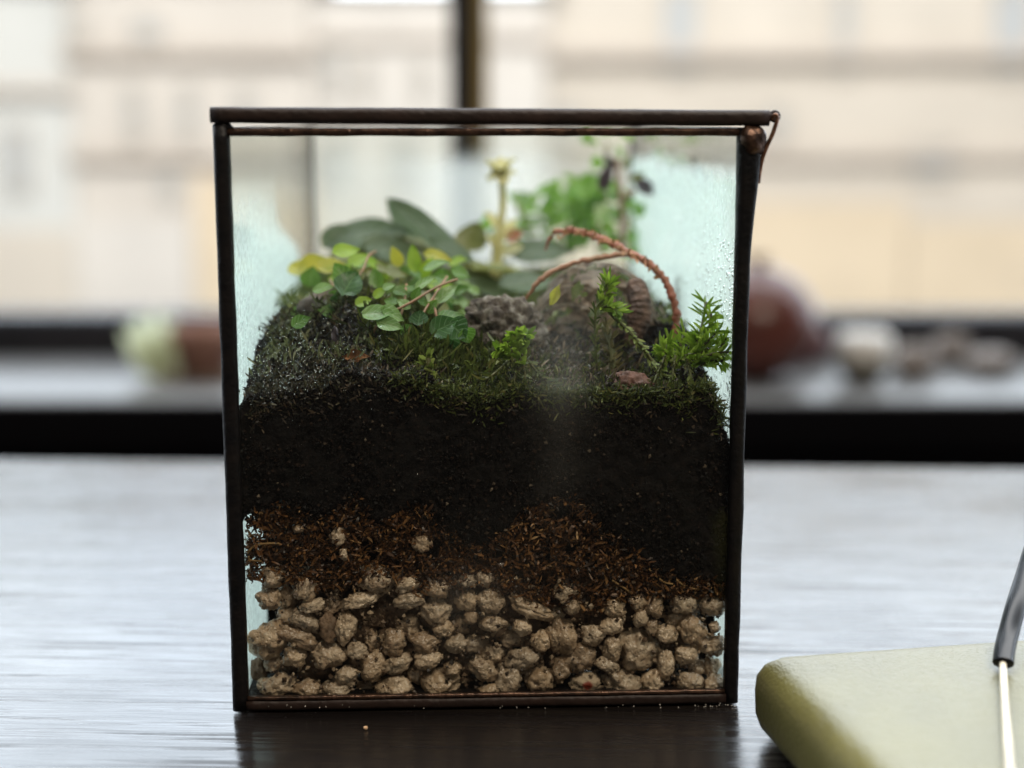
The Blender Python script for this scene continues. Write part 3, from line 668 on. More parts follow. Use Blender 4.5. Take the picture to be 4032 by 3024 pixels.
for a in [(1361,990,110,60,10,.040,L_lime,.7),(1234,1045,120,80,20,.058,L_yel,.6),(1180,1065,90,70,-30,.062,L_yel,.6),(1300,1050,110,60,10,.056,L_yel,.6),(1271,1138,85,42,15,.030,L_pale,.5),
 (1375,1120,125,110,60,.030,L_dark,.8),(1350,1090,110,80,120,.036,L_mid,.7),(1430,1190,66,46,20,.024,L_lime,.7),(1495,1156,60,40,35,.026,L_lime,.6),(1530,1130,50,28,25,.026,L_pale,.5),(1575,1150,62,34,-10,.026,L_mid,.5),(1610,1140,70,28,15,.028,L_mid,.5),
 (1672,1114,90,36,38,.026,L_pale,.55),(1713,1047,110,38,25,.040,L_pale,.5),(1812,1078,80,46,-20,.044,L_mid,.5),(1755,1161,112,38,42,.026,L_pale,.5),(1665,1190,66,36,-30,.024,L_mid,.5),(1485,1236,125,62,8,.017,L_pale,.55),(1545,1240,100,60,-25,.018,L_pale,.6),(1531,1280,105,58,-10,.015,L_pale,.7),
 (1651,1255,62,80,80,.018,L_dark,.8),(1745,1290,110,100,30,.015,L_dark,.8),(1800,1300,95,100,-40,.016,L_dark,.75),(1838,1322,60,75,-70,.016,L_mid,.8),(1775,1250,110,50,10,.020,L_mid,.5),(1183,1270,75,50,30,.020,L_mid,.5),
 (1630,1025,110,60,95,.048,L_lime,.9),(1722,1015,110,55,-10,.056,L_yel,.6),(1800,1030,80,40,20,.06,L_lime,.6),(1625,1333,80,55,-20,.018,L_dark,.7),(1600,1300,60,40,40,.018,L_mid,.6),(1765,1375,130,100,-80,.017,L_dark,.85),(1700,1350,90,70,-60,.019,L_dark,.8),
 (1440,1250,80,60,-40,.024,L_dark,.7),(1400,1280,90,70,-60,.024,L_dark,.8),(1340,1200,90,80,-20,.03,L_dark,.7),(1460,1310,80,60,-50,.022,L_dark,.7),(1560,1340,90,60,-70,.022,L_dark,.8),(1290,1230,70,50,160,.028,L_mid,.6),(1700,1210,60,40,60,.022,L_mid,.6),
 (1590,1200,60,36,140,.022,L_pale,.5),(1640,1160,56,30,70,.024,L_mid,.5),(1540,1190,56,36,160,.024,L_mid,.5),(1480,1100,80,46,100,.036,L_mid,.6),(1430,1080,90,40,30,.040,L_olive,.5),(1560,1080,100,40,0,.046,L_olive,.5),(1300,1180,80,50,60,.034,L_mid,.6),(1740,1100,70,40,150,.036,L_mid,.6),(1500,1060,70,30,-10,.05,L_olive,.5),(1410,1025,90,60,30,.05,L_lime,.8),(1560,1015,80,50,110,.052,L_yel,.8),(1470,1040,80,50,-20,.05,L_lime,.7),(1680,1060,90,50,60,.05,L_lime,.8)]:
    traced_leaf(fig, *a)
rf = random.Random(5)
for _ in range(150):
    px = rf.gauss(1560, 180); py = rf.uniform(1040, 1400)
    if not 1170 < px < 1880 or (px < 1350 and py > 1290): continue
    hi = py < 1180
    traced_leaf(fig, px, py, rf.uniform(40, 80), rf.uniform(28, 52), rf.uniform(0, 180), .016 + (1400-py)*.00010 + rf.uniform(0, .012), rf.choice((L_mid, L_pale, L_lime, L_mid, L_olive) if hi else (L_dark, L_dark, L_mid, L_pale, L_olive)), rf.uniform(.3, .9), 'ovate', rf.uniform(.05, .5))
for pts in ([(1400,1350,.02),(1460,1320,.018),(1490,1270,.017),(1530,1200,.022)], [(1640,1340,.018),(1660,1250,.02),(1700,1180,.024),(1760,1090,.034)], [(1360,1180,.03),(1430,1060,.04),(1450,1010,.044),(1480,990,.046)],
            [(1560,1300,.02),(1590,1200,.024),(1600,1120,.03)], [(1760,1350,.02),(1720,1250,.02),(1710,1180,.024)], [(1520,1240,.02),(1620,1190,.022),(1720,1130,.026),(1800,1100,.03)], [(1330,1290,.03),(1340,1200,.032),(1300,1100,.045)]):
    mb = MB(); mb.tube(smooth_path([bp(*p) for p in pts], 5), .00028, 6); mb.build('stem', STEMR, fig)

broad = empty('broadleaf_plant', loc2w(-.005, .095, .07), PSI, 'grey green broad leaved plant behind the creeping plant, blurred', 'plant', GRP)
for a in [(1450,930,300,120,12,.095,L_grey,.5,'ovate'),(1330,935,150,90,40,.10,L_grey,.6,'ovate'),(1700,930,400,95,-36,.09,L_grey,.45,'lance'),(1590,880,220,90,-50,.11,L_grey,.5,'lance'),(1860,940,130,130,70,.105,L_olive,.8,'ovate'),(2010,1075,430,110,-4,.085,L_olive,.45,'ovate'),(1970,1160,340,70,-16,.075,L_grey,.35,'lance'),
          (1560,1000,280,100,-10,.085,L_grey,.5,'ovate'),(1800,1020,260,80,-30,.08,L_grey,.4,'lance'),(2130,1000,240,100,10,.10,L_grey,.5,'ovate'),(1640,990,220,90,15,.10,L_olive,.5,'ovate'),(2080,1120,240,80,8,.07,L_grey,.45,'ovate'),(1900,1100,200,70,-25,.08,L_olive,.5,'ovate'),(1400,1010,200,80,5,.09,L_olive,.5,'ovate')]:
    traced_leaf(broad, *a[:8], shape=a[8])
for pts in ([(1750,1150,.09),(1700,1000,.09),(1560,930,.095)], [(1850,1150,.09),(1900,1050,.09),(2050,1070,.088)]):
    mb = MB(); mb.tube(smooth_path([bp(*p) for p in pts], 5), .0008, 6); mb.build('stem', STEMG, broad)

fl = empty('flower_stalk', loc2w(.003, .10, .07), PSI, 'cream yellow flower stalk standing upright at the centre back, blurred', 'flower', GRP)
YC = leafmat('cream_petal', (.72, .66, .38), (.60, .55, .22), .45, 200, .5)
mb = MB(); mb.tube(smooth_path([bp(1950,1090,.10), bp(1965,930,.10), bp(1980,800,.10), bp(1972,690,.10)], 5), [.0015]*6+[.0009]*10, 8); mb.build('stem', YC, fl)
for k in range(16):
    a = R(20 + k*67); c = bp(1970 , 690, .10)
    mb = MB(); leaf(mb, c, (math.cos(a)*.6, math.sin(a)*.6, rnd.uniform(-.2, 1.6)), (math.cos(a)*-.6, math.sin(a)*-.6-.3, .6), rnd.uniform(.0035, .0058), .0042, .4, .2); mb.build('petal', YC, fl)
for (px, py, rot) in ((1940, 960, 120), (2000, 900, 50), (1945, 870, 130), (2010,985,20)): traced_leaf(fl, px, py, 90, 50, rot, .10, YC, .7)
traced_leaf(fl, 2025, 930, 70, 60, 30, .098, leafmat('rust_leaf', (.40, .16, .08), (.3, .12, .06), .4), .7)

L_bright = leafmat('leaf_bright_back', (.24, .40, .06), (.16, .34, .05), .6, 200, .45)
ferny = empty('bushy_plant', loc2w(.018, .15, .07), PSI, 'bright green bushy plant at the back right, blurred', 'plant', GRP)
rb = random.Random(11)
for _ in range(120):
    px = rb.gauss(2280, 140); py = rb.uniform(700, 960) + abs(px-2290)*.25
    if not 1880 < px < 2560: continue
    traced_leaf(ferny, px, py, rb.uniform(50, 85), rb.uniform(30, 50), rb.uniform(0, 180), rb.uniform(.135, .160), rb.choice((L_bright, L_bright, L_mid)), .6)
for (px, py) in ((2330,560),(2380,530),(2440,600),(2400,640),(2350,640),(2470,540),(2310,540)): traced_leaf(ferny, px, py, 60, 36, rb.uniform(0,180), .15, L_bright, .6)
for pts in ([(2250,1000,.15),(2260,850,.15),(2240,720,.15)], [(2350,1000,.15),(2380,800,.15),(2390,560,.15)], [(2100,1000,.15),(2080,900,.15),(2030,800,.15)]):
    mb = MB(); mb.tube(smooth_path([bp(*p) for p in pts], 5), .0006, 6); mb.build('stem', STEMG, ferny)

dk = empty('dark_leaved_plant', loc2w(.026, .12, .07), PSI, 'thin plant with dark purple leaves near the top right, blurred', 'plant', GRP)
L_purp = leafmat('leaf_purple', (.045, .03, .04), (.07, .045, .05), .2, 120, .4)
for pts in ([(2450,1000,.12),(2450,850,.12),(2435,720,.12),(2430,620,.12)], [(2450,780,.12),(2500,750,.12)]):
    mb = MB(); mb.tube(smooth_path([bp(*p) for p in pts], 5), .0008, 6); mb.build('stem', plain('brown_plant_stem', (.28, .18, .13), None, 200), dk)
for a in [(2385,705,110,60,75,.12,L_purp,.9),(2550,745,110,70,-15,.12,L_purp,.8),(2400,640,70,36,120,.125,L_purp,.8),(2380,840,90,80,30,.12,L_pale,.8),(2470,640,60,30,60,.12,L_olive,.8),(2510,700,60,36,30,.125,L_olive,.7)]: traced_leaf(dk, *a)

# red arching stems
M['red'] = leafmat('red_runner', (.46, .15, .09), (.30, .11, .06), .35, 250, .4, .5)
M['redolive'] = plain('olive_runner', (.20, .13, .06), (.28, .10, .06), 160, .5, .4, 900, .5)
def beaded(pts, r, mt, name, parent, amp=.25, n=9):
    P = smooth_path([bp(*p) for p in pts], n)
    P = [p + Vector((mnoise.noise(p*900), mnoise.noise(p*900+Vector((5,5,5))), mnoise.noise(p*900+Vector((9,1,3)))))*r*.5 for p in P]
    mb = MB(); mb.tube(P, [r*(.9+amp*1.8*mnoise.noise(p*1500)+.15*rnd.random())*(.35+.65*sstep(0, .25, i/len(P))) for i, p in enumerate(P)], 8); return mb.build(name, mt, parent)
run = empty('arching_runner', loc2w(.034, .04, .068), PSI, 'red arching runner stems looping over the dry leaf on the right', 'runner', GRP)
beaded([(2150,985,.05),(2172,925,.049),(2230,907,.048),(2300,917,.046),(2400,952,.042),(2480,997,.038),(2560,1042,.034),(2622,1112,.031),(2655,1190,.029),(2665,1260,.028),(2655,1330,.027)], .00080, M['red'], 'stem', run, .3)
beaded([(2060,1195,.034),(2120,1110,.034),(2200,1058,.035),(2300,1025,.036),(2400,1008,.037),(2490,1000,.038)], .00060, M['redolive'], 'stem', run, .25)
mb = MB()
for k in range(64):
    f = k/63; px = 2170 + f*430; py = lerp_line([(2150,960),(2230,907),(2300,917),(2400,952),(2480,997),(2560,1042),(2622,1112)], px); v = .049 - f*.017
    c = bp(px, py + rnd.gauss(0, 8), v-.0006); strip(mb, c, (rnd.gauss(0,1), rnd.gauss(0,.6), rnd.gauss(.3,1)), (0,-1,.3), .0014, .0005, .6, 3)
mb.build('scales', plain('runner_scale', (.40, .20, .10), None, 200), run)

# dry curled leaf, wrinkled grey rock, ribbed stems
M['dry'] = leafmat('dry_leaf', (.34, .25, .18), (.12, .085, .06), .6, 260, .45, .4, (.46, .38, .30))
mb = MB(); nu, nv = 44, 48; vs = []; uv = []
for j in range(nv+1):
    f = j/nv
    for i in range(nu+1):
        u = -1 + 2*i/nu
        px = 2350 + u*290*(.82+.18*f); py = 1430 - 400*math.sqrt(max(0, 1-(u*.95)**2))*f
        q = Vector((u*2.2, f*2.6, 1)); v = .040 + .012*u*u - .010*math.sin(f*math.pi) + .0075*mnoise.noise(q*1.5) + .0040*mnoise.noise(q*4) + .0015*mnoise.noise(q*9)
        vs.append(bp(px, py, v)); uv.append((u, f))
fs = [(j*(nu+1)+i, j*(nu+1)+i+1, (j+1)*(nu+1)+i+1, (j+1)*(nu+1)+i) for j in range(nv) for i in range(nu)
      if not mnoise.noise(Vector((i*.17, j*.17, 9.3))) + .35*mnoise.noise(Vector((i*.6, j*.6, 3))) > .20]
mb.add(vs, fs, uv); o = mb.build('dry_leaf', M['dry']); tag(o, 'large dry brown curled leaf under the red runners', 'leaf', GRP)
me = rockmesh(0, .0096, .007, .0086, -8, 90, .22, .34, 5); me.name = 'grey_rock'
t = NT('lichen_rock'); rn = t.noise(420, 6, None, .7); cc = t.ramp(rn, [(.35, (.05, .038, .032)), (.5, (.13, .105, .085)), (.68, (.34, .31, .26))])
me.materials.append(t.done(t.pr(cc, .8, .2, Normal=t.bump(t.noise(700, 6, None, .7), 1.0, .0012))))
o = bpy.data.objects.new('grey_rock', me); COL.objects.link(o); o.location = bp(1975, 1325, .030); tag(o, 'wrinkled grey lichen crusted rock in the middle of the soil', 'rock')
M['ribbed'] = plain('ribbed_brown', (.15, .085, .06), (.05, .032, .025), 420, .6, .3, 700, 1, .0012); M['ribbedy'] = plain('ribbed_olive', (.17, .14, .05), (.06, .05, .02), 420, .6, .3, 700, 1, .0012)
def ribbed(pts, r, mt, name, label, nrib):
    P = smooth_path([bp(*p) for p in pts], 18); N = len(P)
    mb = MB(); mb.tube(P, [r*(.90 + .10*abs(math.sin(math.pi*nrib*i/N + 1.5*mnoise.noise(Vector((i*.11, r*1e4, 0))))) + .22*mnoise.noise(Vector((i*.05, 7, r*1e4))))*math.sin(math.pi*(.08+.8*i/N))**.5 for i in range(N)], 14); o = mb.build(name, mt); tag(o, label, 'stem', GRP)
ribbed([(2475,1370,.030),(2510,1280,.030),(2520,1190,.031),(2500,1110,.034)], .0026, M['ribbed'], 'ribbed_stem', 'thick ribbed brown stem inside the arch of the red runners', 13)
me = rockmesh(0, .0042, .004, .0065, 8, 95, .2, .2, 4); me.name = 'dark_rock'; me.materials.append(plain('dark_rock', (.10, .08, .065), (.05, .04, .035), 300, .8, .2, 700, .6)); o = bpy.data.objects.new('dark_rock', me); COL.objects.link(o); o.location = bp(2735, 1170, .075); tag(o, 'dark stub of rock standing near the right glass, blurred', 'rock')
me = rockmesh(0, .0052, .005, .0042, 8, 96, .2, .2, 4); me.name = 'brown_rock'; me.materials.append(plain('brown_rock', (.13, .10, .085), (.05, .045, .04), 300, .8, .2, 700, .6)); o = bpy.data.objects.new('brown_rock', me); COL.objects.link(o); o.location = bp(1275, 1215, .036); tag(o, 'dark brown rock behind the left moss mound', 'rock')
me = rockmesh(0, .0048, .003, .0032, -20, 97, .25, .3, 4); me.name = 'root_lump'; me.materials.append(plain('pink_root', (.13, .055, .035), (.05, .025, .018), 500, .6, .3, 900, .6)); o = bpy.data.objects.new('root_lump', me); COL.objects.link(o); o.location = bp(2490, 1528, .0068); tag(o, 'pinkish brown root lump at the soil line on the right', 'root')

# moss --------------------------------------------------------------
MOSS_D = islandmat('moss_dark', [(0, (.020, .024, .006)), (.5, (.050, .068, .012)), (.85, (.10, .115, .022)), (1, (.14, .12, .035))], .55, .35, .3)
MOSS_B = islandmat('moss_bright', [(0, (.09, .16, .012)), (.5, (.17, .27, .02)), (1, (.30, .40, .05))], .45, .4, .45)
MOSS_M = islandmat('moss_mid', [(0, (.05, .075, .012)), (.5, (.10, .13, .022)), (1, (.18, .20, .05))], .5, .4, .3)
MOSS_G = islandmat('moss_grey', [(0, (.008, .007, .004)), (.4, (.020, .017, .008)), (.7, (.042, .042, .016)), (.9, (.065, .040, .02)), (1, (.11, .10, .05))], .4, .4, .25)
def blades(mb, c, n, spread, L, wd, up, rdm):
    for _ in range(n):
        d = Vector((rdm.gauss(0, .8), rdm.gauss(0, .8), rdm.gauss(up, .6)))
        cc = Vector(c) + Vector((rdm.gauss(0, 1), rdm.gauss(0, 1), rdm.gauss(0, .6)))*spread
        strip(mb, cc, d, (rdm.gauss(0, .5), -1, .4), L*rdm.uniform(.6, 1.3), wd*rdm.uniform(.7, 1.3), rdm.gauss(.5, .6), 3)
rm_ = random.Random(21); Z_ = Vector((0, 0, 1))
mb = MB()
for _ in range(1500):                                  # dark moss cover over the front of the soil
    px = rm_.gauss(2020, 330); py = rm_.uniform(1380, 1570)
    if not 1560 < px < 2860: continue
    x = w2loc(bp(px, 1500, .01)).x; v = V0 + .0008 + (1560-py)/180*.022*rm_.uniform(.6, 1.2)
    blades(mb, loc2w(x, max(V0+.0003, v), H(x, max(0, v)) + rm_.uniform(-.004, .001)*(1 if v < .006 else 0)), 4, .0007, .0017, .00030, .9, rm_)
for _ in range(1500):
    px = rm_.uniform(1560, 2850); py = lerp_line(SOILTOP, px) - 25 + abs(rm_.gauss(0, 60))*(.5+mnoise.noise(Vector((px*.012, 2, 2))))
    q = w2loc(bp(px, py, V0+.0006)); blades(mb, loc2w(q.x, V0+.0006+rm_.uniform(-.0004, .0006), min(q.z, H(q.x, .001)+.0005)), 3, .0007, .0016, .0003, .3, rm_)
for _ in range(620):
    px = rm_.gauss(1740, 170); py = rm_.uniform(1330, 1500)
    if not 1380 < px < 2080: continue
    x = w2loc(bp(px, 1450, .012)).x; v = V0 + .002 + (1560-py)/200*.024*rm_.uniform(.7, 1.1); blades(mb, loc2w(x, v, H(x, v)+.0006), 5, .0012, .0034, .0005, 1.2, rm_)
o = mb.build('dark_moss', MOSS_D); tag(o, 'dark green moss covering the soil at the front', 'moss', kind='stuff')
mb = MB()
for _ in range(1500):                                  # wet grey green mound on the left
    px = rm_.uniform(1010, 1560); py = rm_.uniform(1260, 1600)
    x = w2loc(bp(px, 1450, .012)).x; v = V0 + .0006 + .040*rm_.random()**1.2
    if rm_.random() < .25 + max(0, (px-1300)/400): continue
    blades(mb, loc2w(x, v, H(x, v)+.0003), 5, .0009, .0014, .00035, .7, rm_)
for _ in range(350):
    px = rm_.uniform(985, 1600); py = lerp_line(SOILTOP, px) + abs(rm_.gauss(0, 45)) - 20
    q = w2loc(bp(px, py, V0+.0006)); blades(mb, loc2w(q.x, V0+.0006+rm_.uniform(-.0004, .0006), q.z), 3, .0007, .0012, .0003, .5, rm_)
tag(mb.build('grey_moss', MOSS_G), 'wet grey green moss mound at the left glass', 'moss', kind='stuff'); mb = MB()
for _ in range(420):
    px = rm_.uniform(1010, 1480); x = w2loc(bp(px, 1350, .02)).x; v = .008 + .034*rm_.random()
    if mnoise.noise(Vector((x*140, v*140, 4))) < .02: continue
    blades(mb, loc2w(x, v, H(x, v)+.0006), 5, .0011, .0024, .00045, 1.0, rm_)
o = mb.build('olive_moss', islandmat('moss_olive', [(0, (.030, .034, .012)), (.5, (.085, .095, .035)), (.85, (.15, .16, .07)), (1, (.20, .17, .08))], .4, .4, .35)); tag(o, 'olive moss on top of the left mound', 'moss', kind='stuff')
mb = MB()
for _ in range(1100):
    x = rm_.uniform(-IX, IX); v = rm_.uniform(.04, BD-.01); blades(mb, loc2w(x, v, H(x, v)+.0003), 4, .0015, .0028, .0006, .7, rm_)
mo_ = mb; mb = MB()
for _ in range(2400):
    px = rm_.uniform(975, 2850)
    if px > 1650 and rm_.random() < .5: continue
    py = lerp_line(SOILTOP, px) + rm_.gauss(5, 45)
    q = w2loc(bp(px, py, V0+.0004)); v = V0 + .0003 + rm_.uniform(-.0003, .0010)
    if q.z > H(q.x, 0): v = V0 + (q.z-H(q.x, 0))*2.2 + .0008
    a = rm_.uniform(-1.5, 1.5); strip(mb, loc2w(q.x, v, min(q.z, H(q.x, v)+.0004)), BX*math.cos(a) + Z_*math.sin(a)*.6, -BN + Vector((rm_.gauss(0,.6), 0, rm_.gauss(0,.6))), rm_.uniform(.0008, .0026), rm_.uniform(.0002, .0005), rm_.gauss(0, 1.3))
for _ in range(1500):
    px = rm_.gauss(2240, 120); py = rm_.uniform(1370, 1560); x = w2loc(bp(px, 1480, .012)).x; v = V0 + .001 + (1560-py)/190*.024*rm_.uniform(.7, 1.2)
    a = rm_.uniform(-1.5, 1.5); strip(mb, loc2w(x, v, H(x, v)+rm_.uniform(0, .0012)), BX*math.cos(a) + Z_*math.sin(a), -BN + Vector((rm_.gauss(0,.6), 0, rm_.gauss(0,.6))), rm_.uniform(.001, .0030), rm_.uniform(.0002, .0005), rm_.gauss(0, 1.6))
o = mb.build('plant_debris', islandmat('plant_debris', [(0, (.010, .007, .005)), (.4, (.035, .022, .013)), (.8, (.10, .068, .04)), (1, (.24, .18, .12))], .5, .35, .25)); tag(o, 'brown plant debris along the top edge of the soil', 'debris', kind='stuff')
mb = mo_
o = mb.build('back_moss', MOSS_M); tag(o, 'olive moss covering the soil at the back', 'moss', kind='stuff')

STEMD = plain('moss_stem', (.05, .06, .015), (.08, .07, .02), 400, .6, .3)
def sprig(label, stems, L, wd, mt, stemr=.00025, dens=2200, spread=.5):
    b = bp(*stems[0][0]); root = empty('moss_sprig', b, PSI, label, 'moss sprig', 'moss sprigs behind the front glass')
    for pts in stems:
        P = smooth_path([bp(*p) for p in pts], 10)
        mb = MB(); mb.tube(P, stemr, 5); mb.build('stem', STEMD, root)
        mb = MB(); k = 0
        for i in range(len(P)-1):
            t = (P[i+1]-P[i]); nb = max(2, int(t.length*dens)); tl = t.normalized(); f = i/(len(P)-1)
            for q in range(nb):
                c = P[i] + t*(q/nb); s = Vector((rm_.gauss(0,1), rm_.gauss(0,1), rm_.gauss(0,1))); s = (s - tl*s.dot(tl)).normalized()
                strip(mb, c, tl*(.9-.3*f) + s*spread, -BN + s*.6, L*(.75+.5*f)*rm_.uniform(.7, 1.25), wd*rm_.uniform(.7, 1.2), rm_.gauss(.5, .5), 4)
        mb.build('leaflets', mt, root)
    return root
MOSS_Y = islandmat('moss_yellow_green', [(0, (.07, .09, .015)), (.5, (.15, .19, .03)), (1, (.26, .28, .07))], .5, .4, .4)
sprig('tall forked moss sprig with a bright tip in front of the dry leaf', [[(2352,1480,.012),(2345,1350,.012),(2345,1230,.013),(2365,1180,.014),(2395,1110,.016)]], .0024, .0005, MOSS_M, .0003, 2200, .4)
sprig('rope like moss strand slanting down right of the tall sprig', [[(2375,1200,.014),(2420,1250,.013),(2480,1310,.012),(2540,1380,.011),(2605,1480,.009)]], .0017, .0005, MOSS_Y, .0004, 4200, .42)
sprig('bright green moss tuft at the head of the tall sprig', [[(2365,1220,.013),(2395,1205,.012),(2440,1230,.012)], [(2360,1200,.013),(2385,1150,.014),(2400,1105,.015)]], .0027, .00055, MOSS_B, .0003, 2200, .7)
sprig('thick olive brown mossy stem standing before the dry leaf', [[(2420,1520,.012),(2412,1440,.013),(2405,1360,.015),(2380,1280,.018)]], .0027, .0005, islandmat('moss_stem_leaf', [(0, (.04, .035, .012)), (.5, (.10, .085, .03)), (1, (.22, .18, .08))], .5, .3, .3), .0008, 5500, .9)
sprig('bright green curled moss tip alone in front of the grey rock', [[(2050,1440,.006),(2045,1390,.006),(2040,1350,.007),(2030,1320,.008)], [(2010,1410,.007),(1985,1385,.007),(1965,1378,.007)], [(2055,1400,.006),(2062,1350,.007),(2070,1320,.007)]], .0021, .0010, MOSS_B, .0003, 2200, .8)
sprig('stubby green moss column at the glass left of centre', [[(1720,1600,.0045),(1705,1530,.0045),(1690,1460,.005),(1680,1412,.0055)]], .0021, .0008, MOSS_Y, .0009, 5000, .55)
sprig('bushy bright moss tuft beside the right glass', [[(2730,1460,.010),(2745,1400,.010),(2740,1330,.011)], [(2700,1440,.012),(2740,1380,.012),(2760,1300,.013),(2780,1190,.018)], [(2720,1420,.010),(2780,1350,.009),(2830,1300,.008)], [(2720,1430,.009),(2800,1395,.007),(2872,1385,.006)], [(2690,1420,.012),(2680,1350,.013),(2700,1310,.014)],
      [(2680,1440,.012),(2640,1400,.013),(2600,1370,.014)], [(2740,1420,.010),(2810,1420,.008),(2850,1420,.007)], [(2720,1400,.012),(2790,1290,.013),(2800,1230,.015)], [(2650,1450,.012),(2700,1400,.010),(2760,1390,.009),(2800,1360,.009)], [(2620,1450,.013),(2610,1400,.013),(2640,1340,.015)], [(2760,1440,.009),(2820,1390,.0085),(2860,1330,.008)]], .0029, .00055, MOSS_B, .0003, 2300, .62)
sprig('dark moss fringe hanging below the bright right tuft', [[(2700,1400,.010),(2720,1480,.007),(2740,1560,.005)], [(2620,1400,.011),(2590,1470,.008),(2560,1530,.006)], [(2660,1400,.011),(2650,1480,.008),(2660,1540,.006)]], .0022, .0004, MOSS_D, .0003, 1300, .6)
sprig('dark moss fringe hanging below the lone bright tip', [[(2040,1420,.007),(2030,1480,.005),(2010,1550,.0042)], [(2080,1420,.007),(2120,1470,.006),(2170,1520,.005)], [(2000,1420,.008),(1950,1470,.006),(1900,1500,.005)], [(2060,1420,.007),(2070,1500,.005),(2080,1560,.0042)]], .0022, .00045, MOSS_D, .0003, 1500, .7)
# leaf litter
LIT = plain('orange_litter', (.15, .065, .025), (.03, .018, .012), 500, .95, .05, 900, .8)
for (px, py, v, wd, rot, lab) in ((1350,1410,.007,100,12,'curled orange brown leaf scrap beside the dark flake'), (1320,1345,.008,60,90,'dark pointed flake standing on the left mound'), (2170,1200,.022,80,70,'yellow leaf scrap beside the grey rock')):
    c = bp(px, py, v); sc = (c-CAM).length/F; a = R(rot); mb = MB()
    leaf(mb, c, BX*math.cos(a) + Vector((0,-.2,math.sin(a))), -BN + Vector((0,0,.6)), wd*sc, wd*sc*.5, .5, .25, 'lance', 6, 12, .14)
    mt = LIT if 'orange' in lab else (plain('dark_flake', (.03, .02, .025), None, 300) if 'dark' in lab else L_yel)
    tag(mb.build('leaf_scrap', mt), lab, 'leaf scrap', 'leaf scraps on the soil')
# condensation droplets on the inside of the glass (part of the terrarium)
t = NT('water_drop'); fr = t.n('ShaderNodeFresnel', IOR=1.33).outputs[0]
M['drop'] = t.done(t.mix(t.ma('ADD', fr, .05), t.n('ShaderNodeBsdfTransparent', Color=(.96, .98, .97)), t.n('ShaderNodeBsdfGlossy', Color=(1, 1, 1), Roughness=.04)))
def drop(mb, c, r, nrm, u, vv):
    rings = [[Vector(c) + (u*math.cos(a) + vv*math.sin(a))*r*k + nrm*r*h for a in [2*math.pi*q/8 for q in range(8)]] for k, h in ((1, 0), (.85, .35), (.5, .58))]
    n = 8; vs = [p for rg in rings for p in rg] + [Vector(c) + nrm*r*.66]
    fs = [(i*n+j, i*n+(j+1) % n, (i+1)*n+(j+1) % n, (i+1)*n+j) for i in range(2) for j in range(n)] + [(16+j, 16+(j+1) % n, 24) for j in range(n)]
    mb.add(vs, fs)
mb = MB(); Z3 = Vector((0, 0, 1))
yi = g0+gt
def front_drop(px, py, r):
    q = w2loc(bp(px, py, yi)); drop(mb, (q.x, yi+.00003, q.z), r, Vector((0, 1, 0)), Vector((1, 0, 0)), Z3)
for _ in range(800): front_drop(min(1500, 985+abs(rm_.gauss(0, 230))), rm_.gauss(1440, 110), rm_.choice((.00010, .00015, .00022)))
for _ in range(330): front_drop(rm_.gauss(1800, 120), rm_.gauss(2310, 90), rm_.choice((.0001, .00014, .0002)))
for _ in range(300): front_drop(rm_.uniform(1000, 2850), rm_.uniform(1500, 2700), rm_.choice((.0001, .00014)))
for _ in range(120): front_drop(rm_.gauss(2830, 25), rm_.uniform(700, 1750), rm_.choice((.00012, .0002, .0003)))
for side in (-1, 1):
    xi = side*(BW-g0-gt)
    for _ in range(800):
        v = .004 + .08*rm_.random()**2; z = rm_.uniform(.045, .092 if side > 0 else .080)
        drop(mb, (xi-side*.00003, v, z), rm_.choice((.00015, .0002, .0003, .0004)), Vector((-side, 0, 0)), Vector((0, 1, 0)), Z3)
md_ = MB()
for _ in range(46):
    q = w2loc(bp(rm_.choice((rm_.uniform(1950, 2880), rm_.gauss(2780, 60), rm_.uniform(1000, 1700))), rm_.gauss(2778, 5), 0)); crumb(md_, (q.x, -.0006, min(q.z, .0033)), rm_.choice((.00012, .00018)), rm_)
sp_ = part(md_, 'mineral_specks', plain('lime_specks', (.55, .52, .46), None, 300)); sp_['kind'] = 'stuff'
dr = part(mb, 'droplets', M['drop']); dr['kind'] = 'stuff'

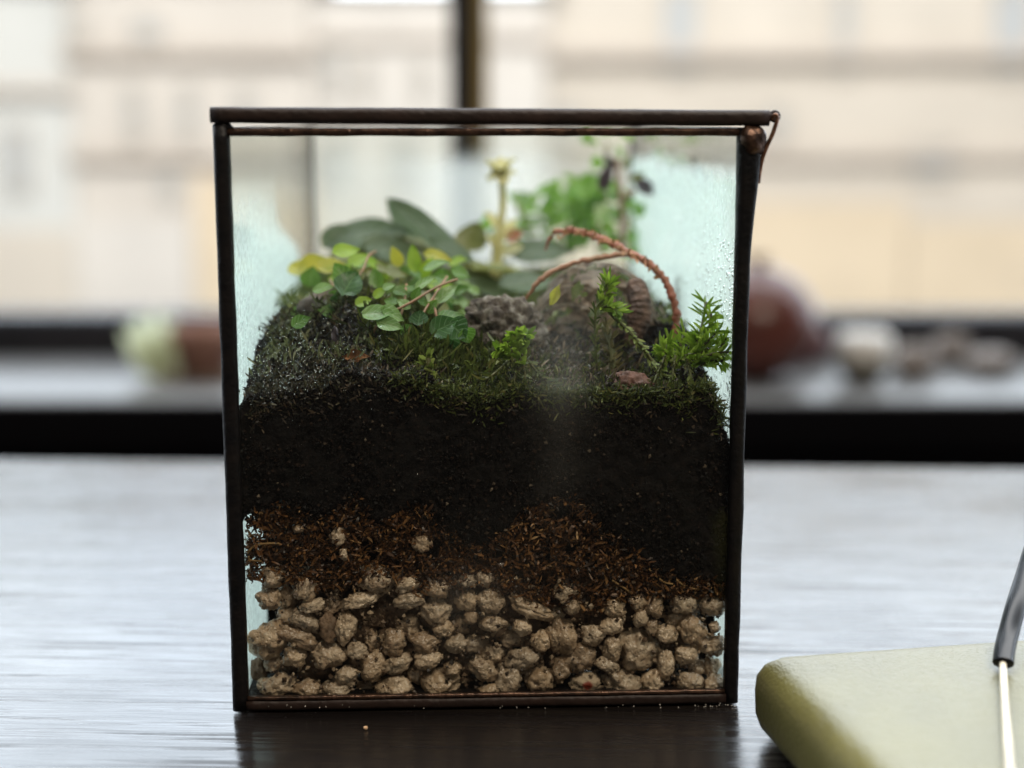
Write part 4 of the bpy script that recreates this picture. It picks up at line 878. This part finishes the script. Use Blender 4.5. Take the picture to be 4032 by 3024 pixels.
# ------------------------------------------------------------------ case, glasses, crumbs
cz = .0152; ca = R(10.5)
def gz(px, py, z):
    d = ray(px, py); return CAM + d*((z-CAM.z)/d.z)
corner = gz(2966, 2770, .007)
t = NT('olive_leather'); lea = t.n('ShaderNodeTexVoronoi', Vector=t.obj(), Scale=1400.0).outputs[0]
cc = t.ramp(t.noise(60, 4), [(.3, (.070, .060, .005)), (.7, (.092, .080, .009))])
hh = t.ma('ADD', t.ma('MULTIPLY', t.ss(lea, 0, .6), .5), t.ma('ADD', t.noise(600, 4), t.ma('MULTIPLY', t.noise(120, 2), 1.2)))
M['olive'] = t.done(t.pr(cc, .41, .92, Sheen_Weight=.035, Normal=t.bump(hh, .35, .0004)))
CL, CW = .17, .085
mb = MB(); prof = [(0, .0040), (.0006, .0022), (.0018, .0010), (.0042, .0002), (.0085, 0), (.0112, .0002), (.0132, .0012), (.0145, .0030), (.01505, .0050), (.0152, .0075)]
rings = []
for z, i in prof:
    rings.append([(x, y, z) for x, y in rrect(i, -CW+i, CL-i, -i, max(.0052-i*.35, .0026), 8)])
mb.loft(rings, True)
case = mb.build('glasses_case', M['olive'])
case.location = (corner.x - .0004, corner.y + .0052, .0004); case.rotation_euler = (0, 0, ca)
tag(case, 'olive green leather case lying right of the terrarium', 'case')
gl = empty('eyeglasses', gz(3950, 2620, cz), 0, 'eyeglasses lying on the olive case, one black tipped temple showing', 'glasses')
tipP = [gz(3950, 2612, .0172), at(3956, 2560, .2585), at(3972, 2490, .2625), at(4002, 2380, .268), at(4040, 2260, .275), at(4085, 2120, .282), at(4150, 1980, .288)]
P = smooth_path(tipP, 6); mb = MB(); mb.tube(P, [.00128]*len(P), 12, True, 1.5); mb.build('temple_tip', plain('black_rubber', (.004, .0045, .006), None, 200, .24, .22), gl)
rod = [gz(3948, 2600, .0172), gz(3956, 2760, .0170), gz(3966, 2900, .0168), gz(3978, 3060, .0166), gz(4000, 3300, .0164)]
mb = MB(); mb.tube(smooth_path(rod, 6), .00058, 8, True, 1.15); mb.build('temple_rod', plain('cream_metal', (.62, .56, .43), None, 100, .35, .5), gl)
for (px, py, r, cc, lab) in ((1440, 2866, .0004, (.62, .40, .22), 'tiny orange crumb on the table in front of the terrarium'),):
    me = rockmesh(0, r, r, r, 0, 300, .2, .1, 2); me.name = 'crumb'; me.materials.append(plain('crumb', cc, None, 400)); o = bpy.data.objects.new('crumb', me); COL.objects.link(o); o.location = gz(px, py, r); tag(o, lab, 'crumb')
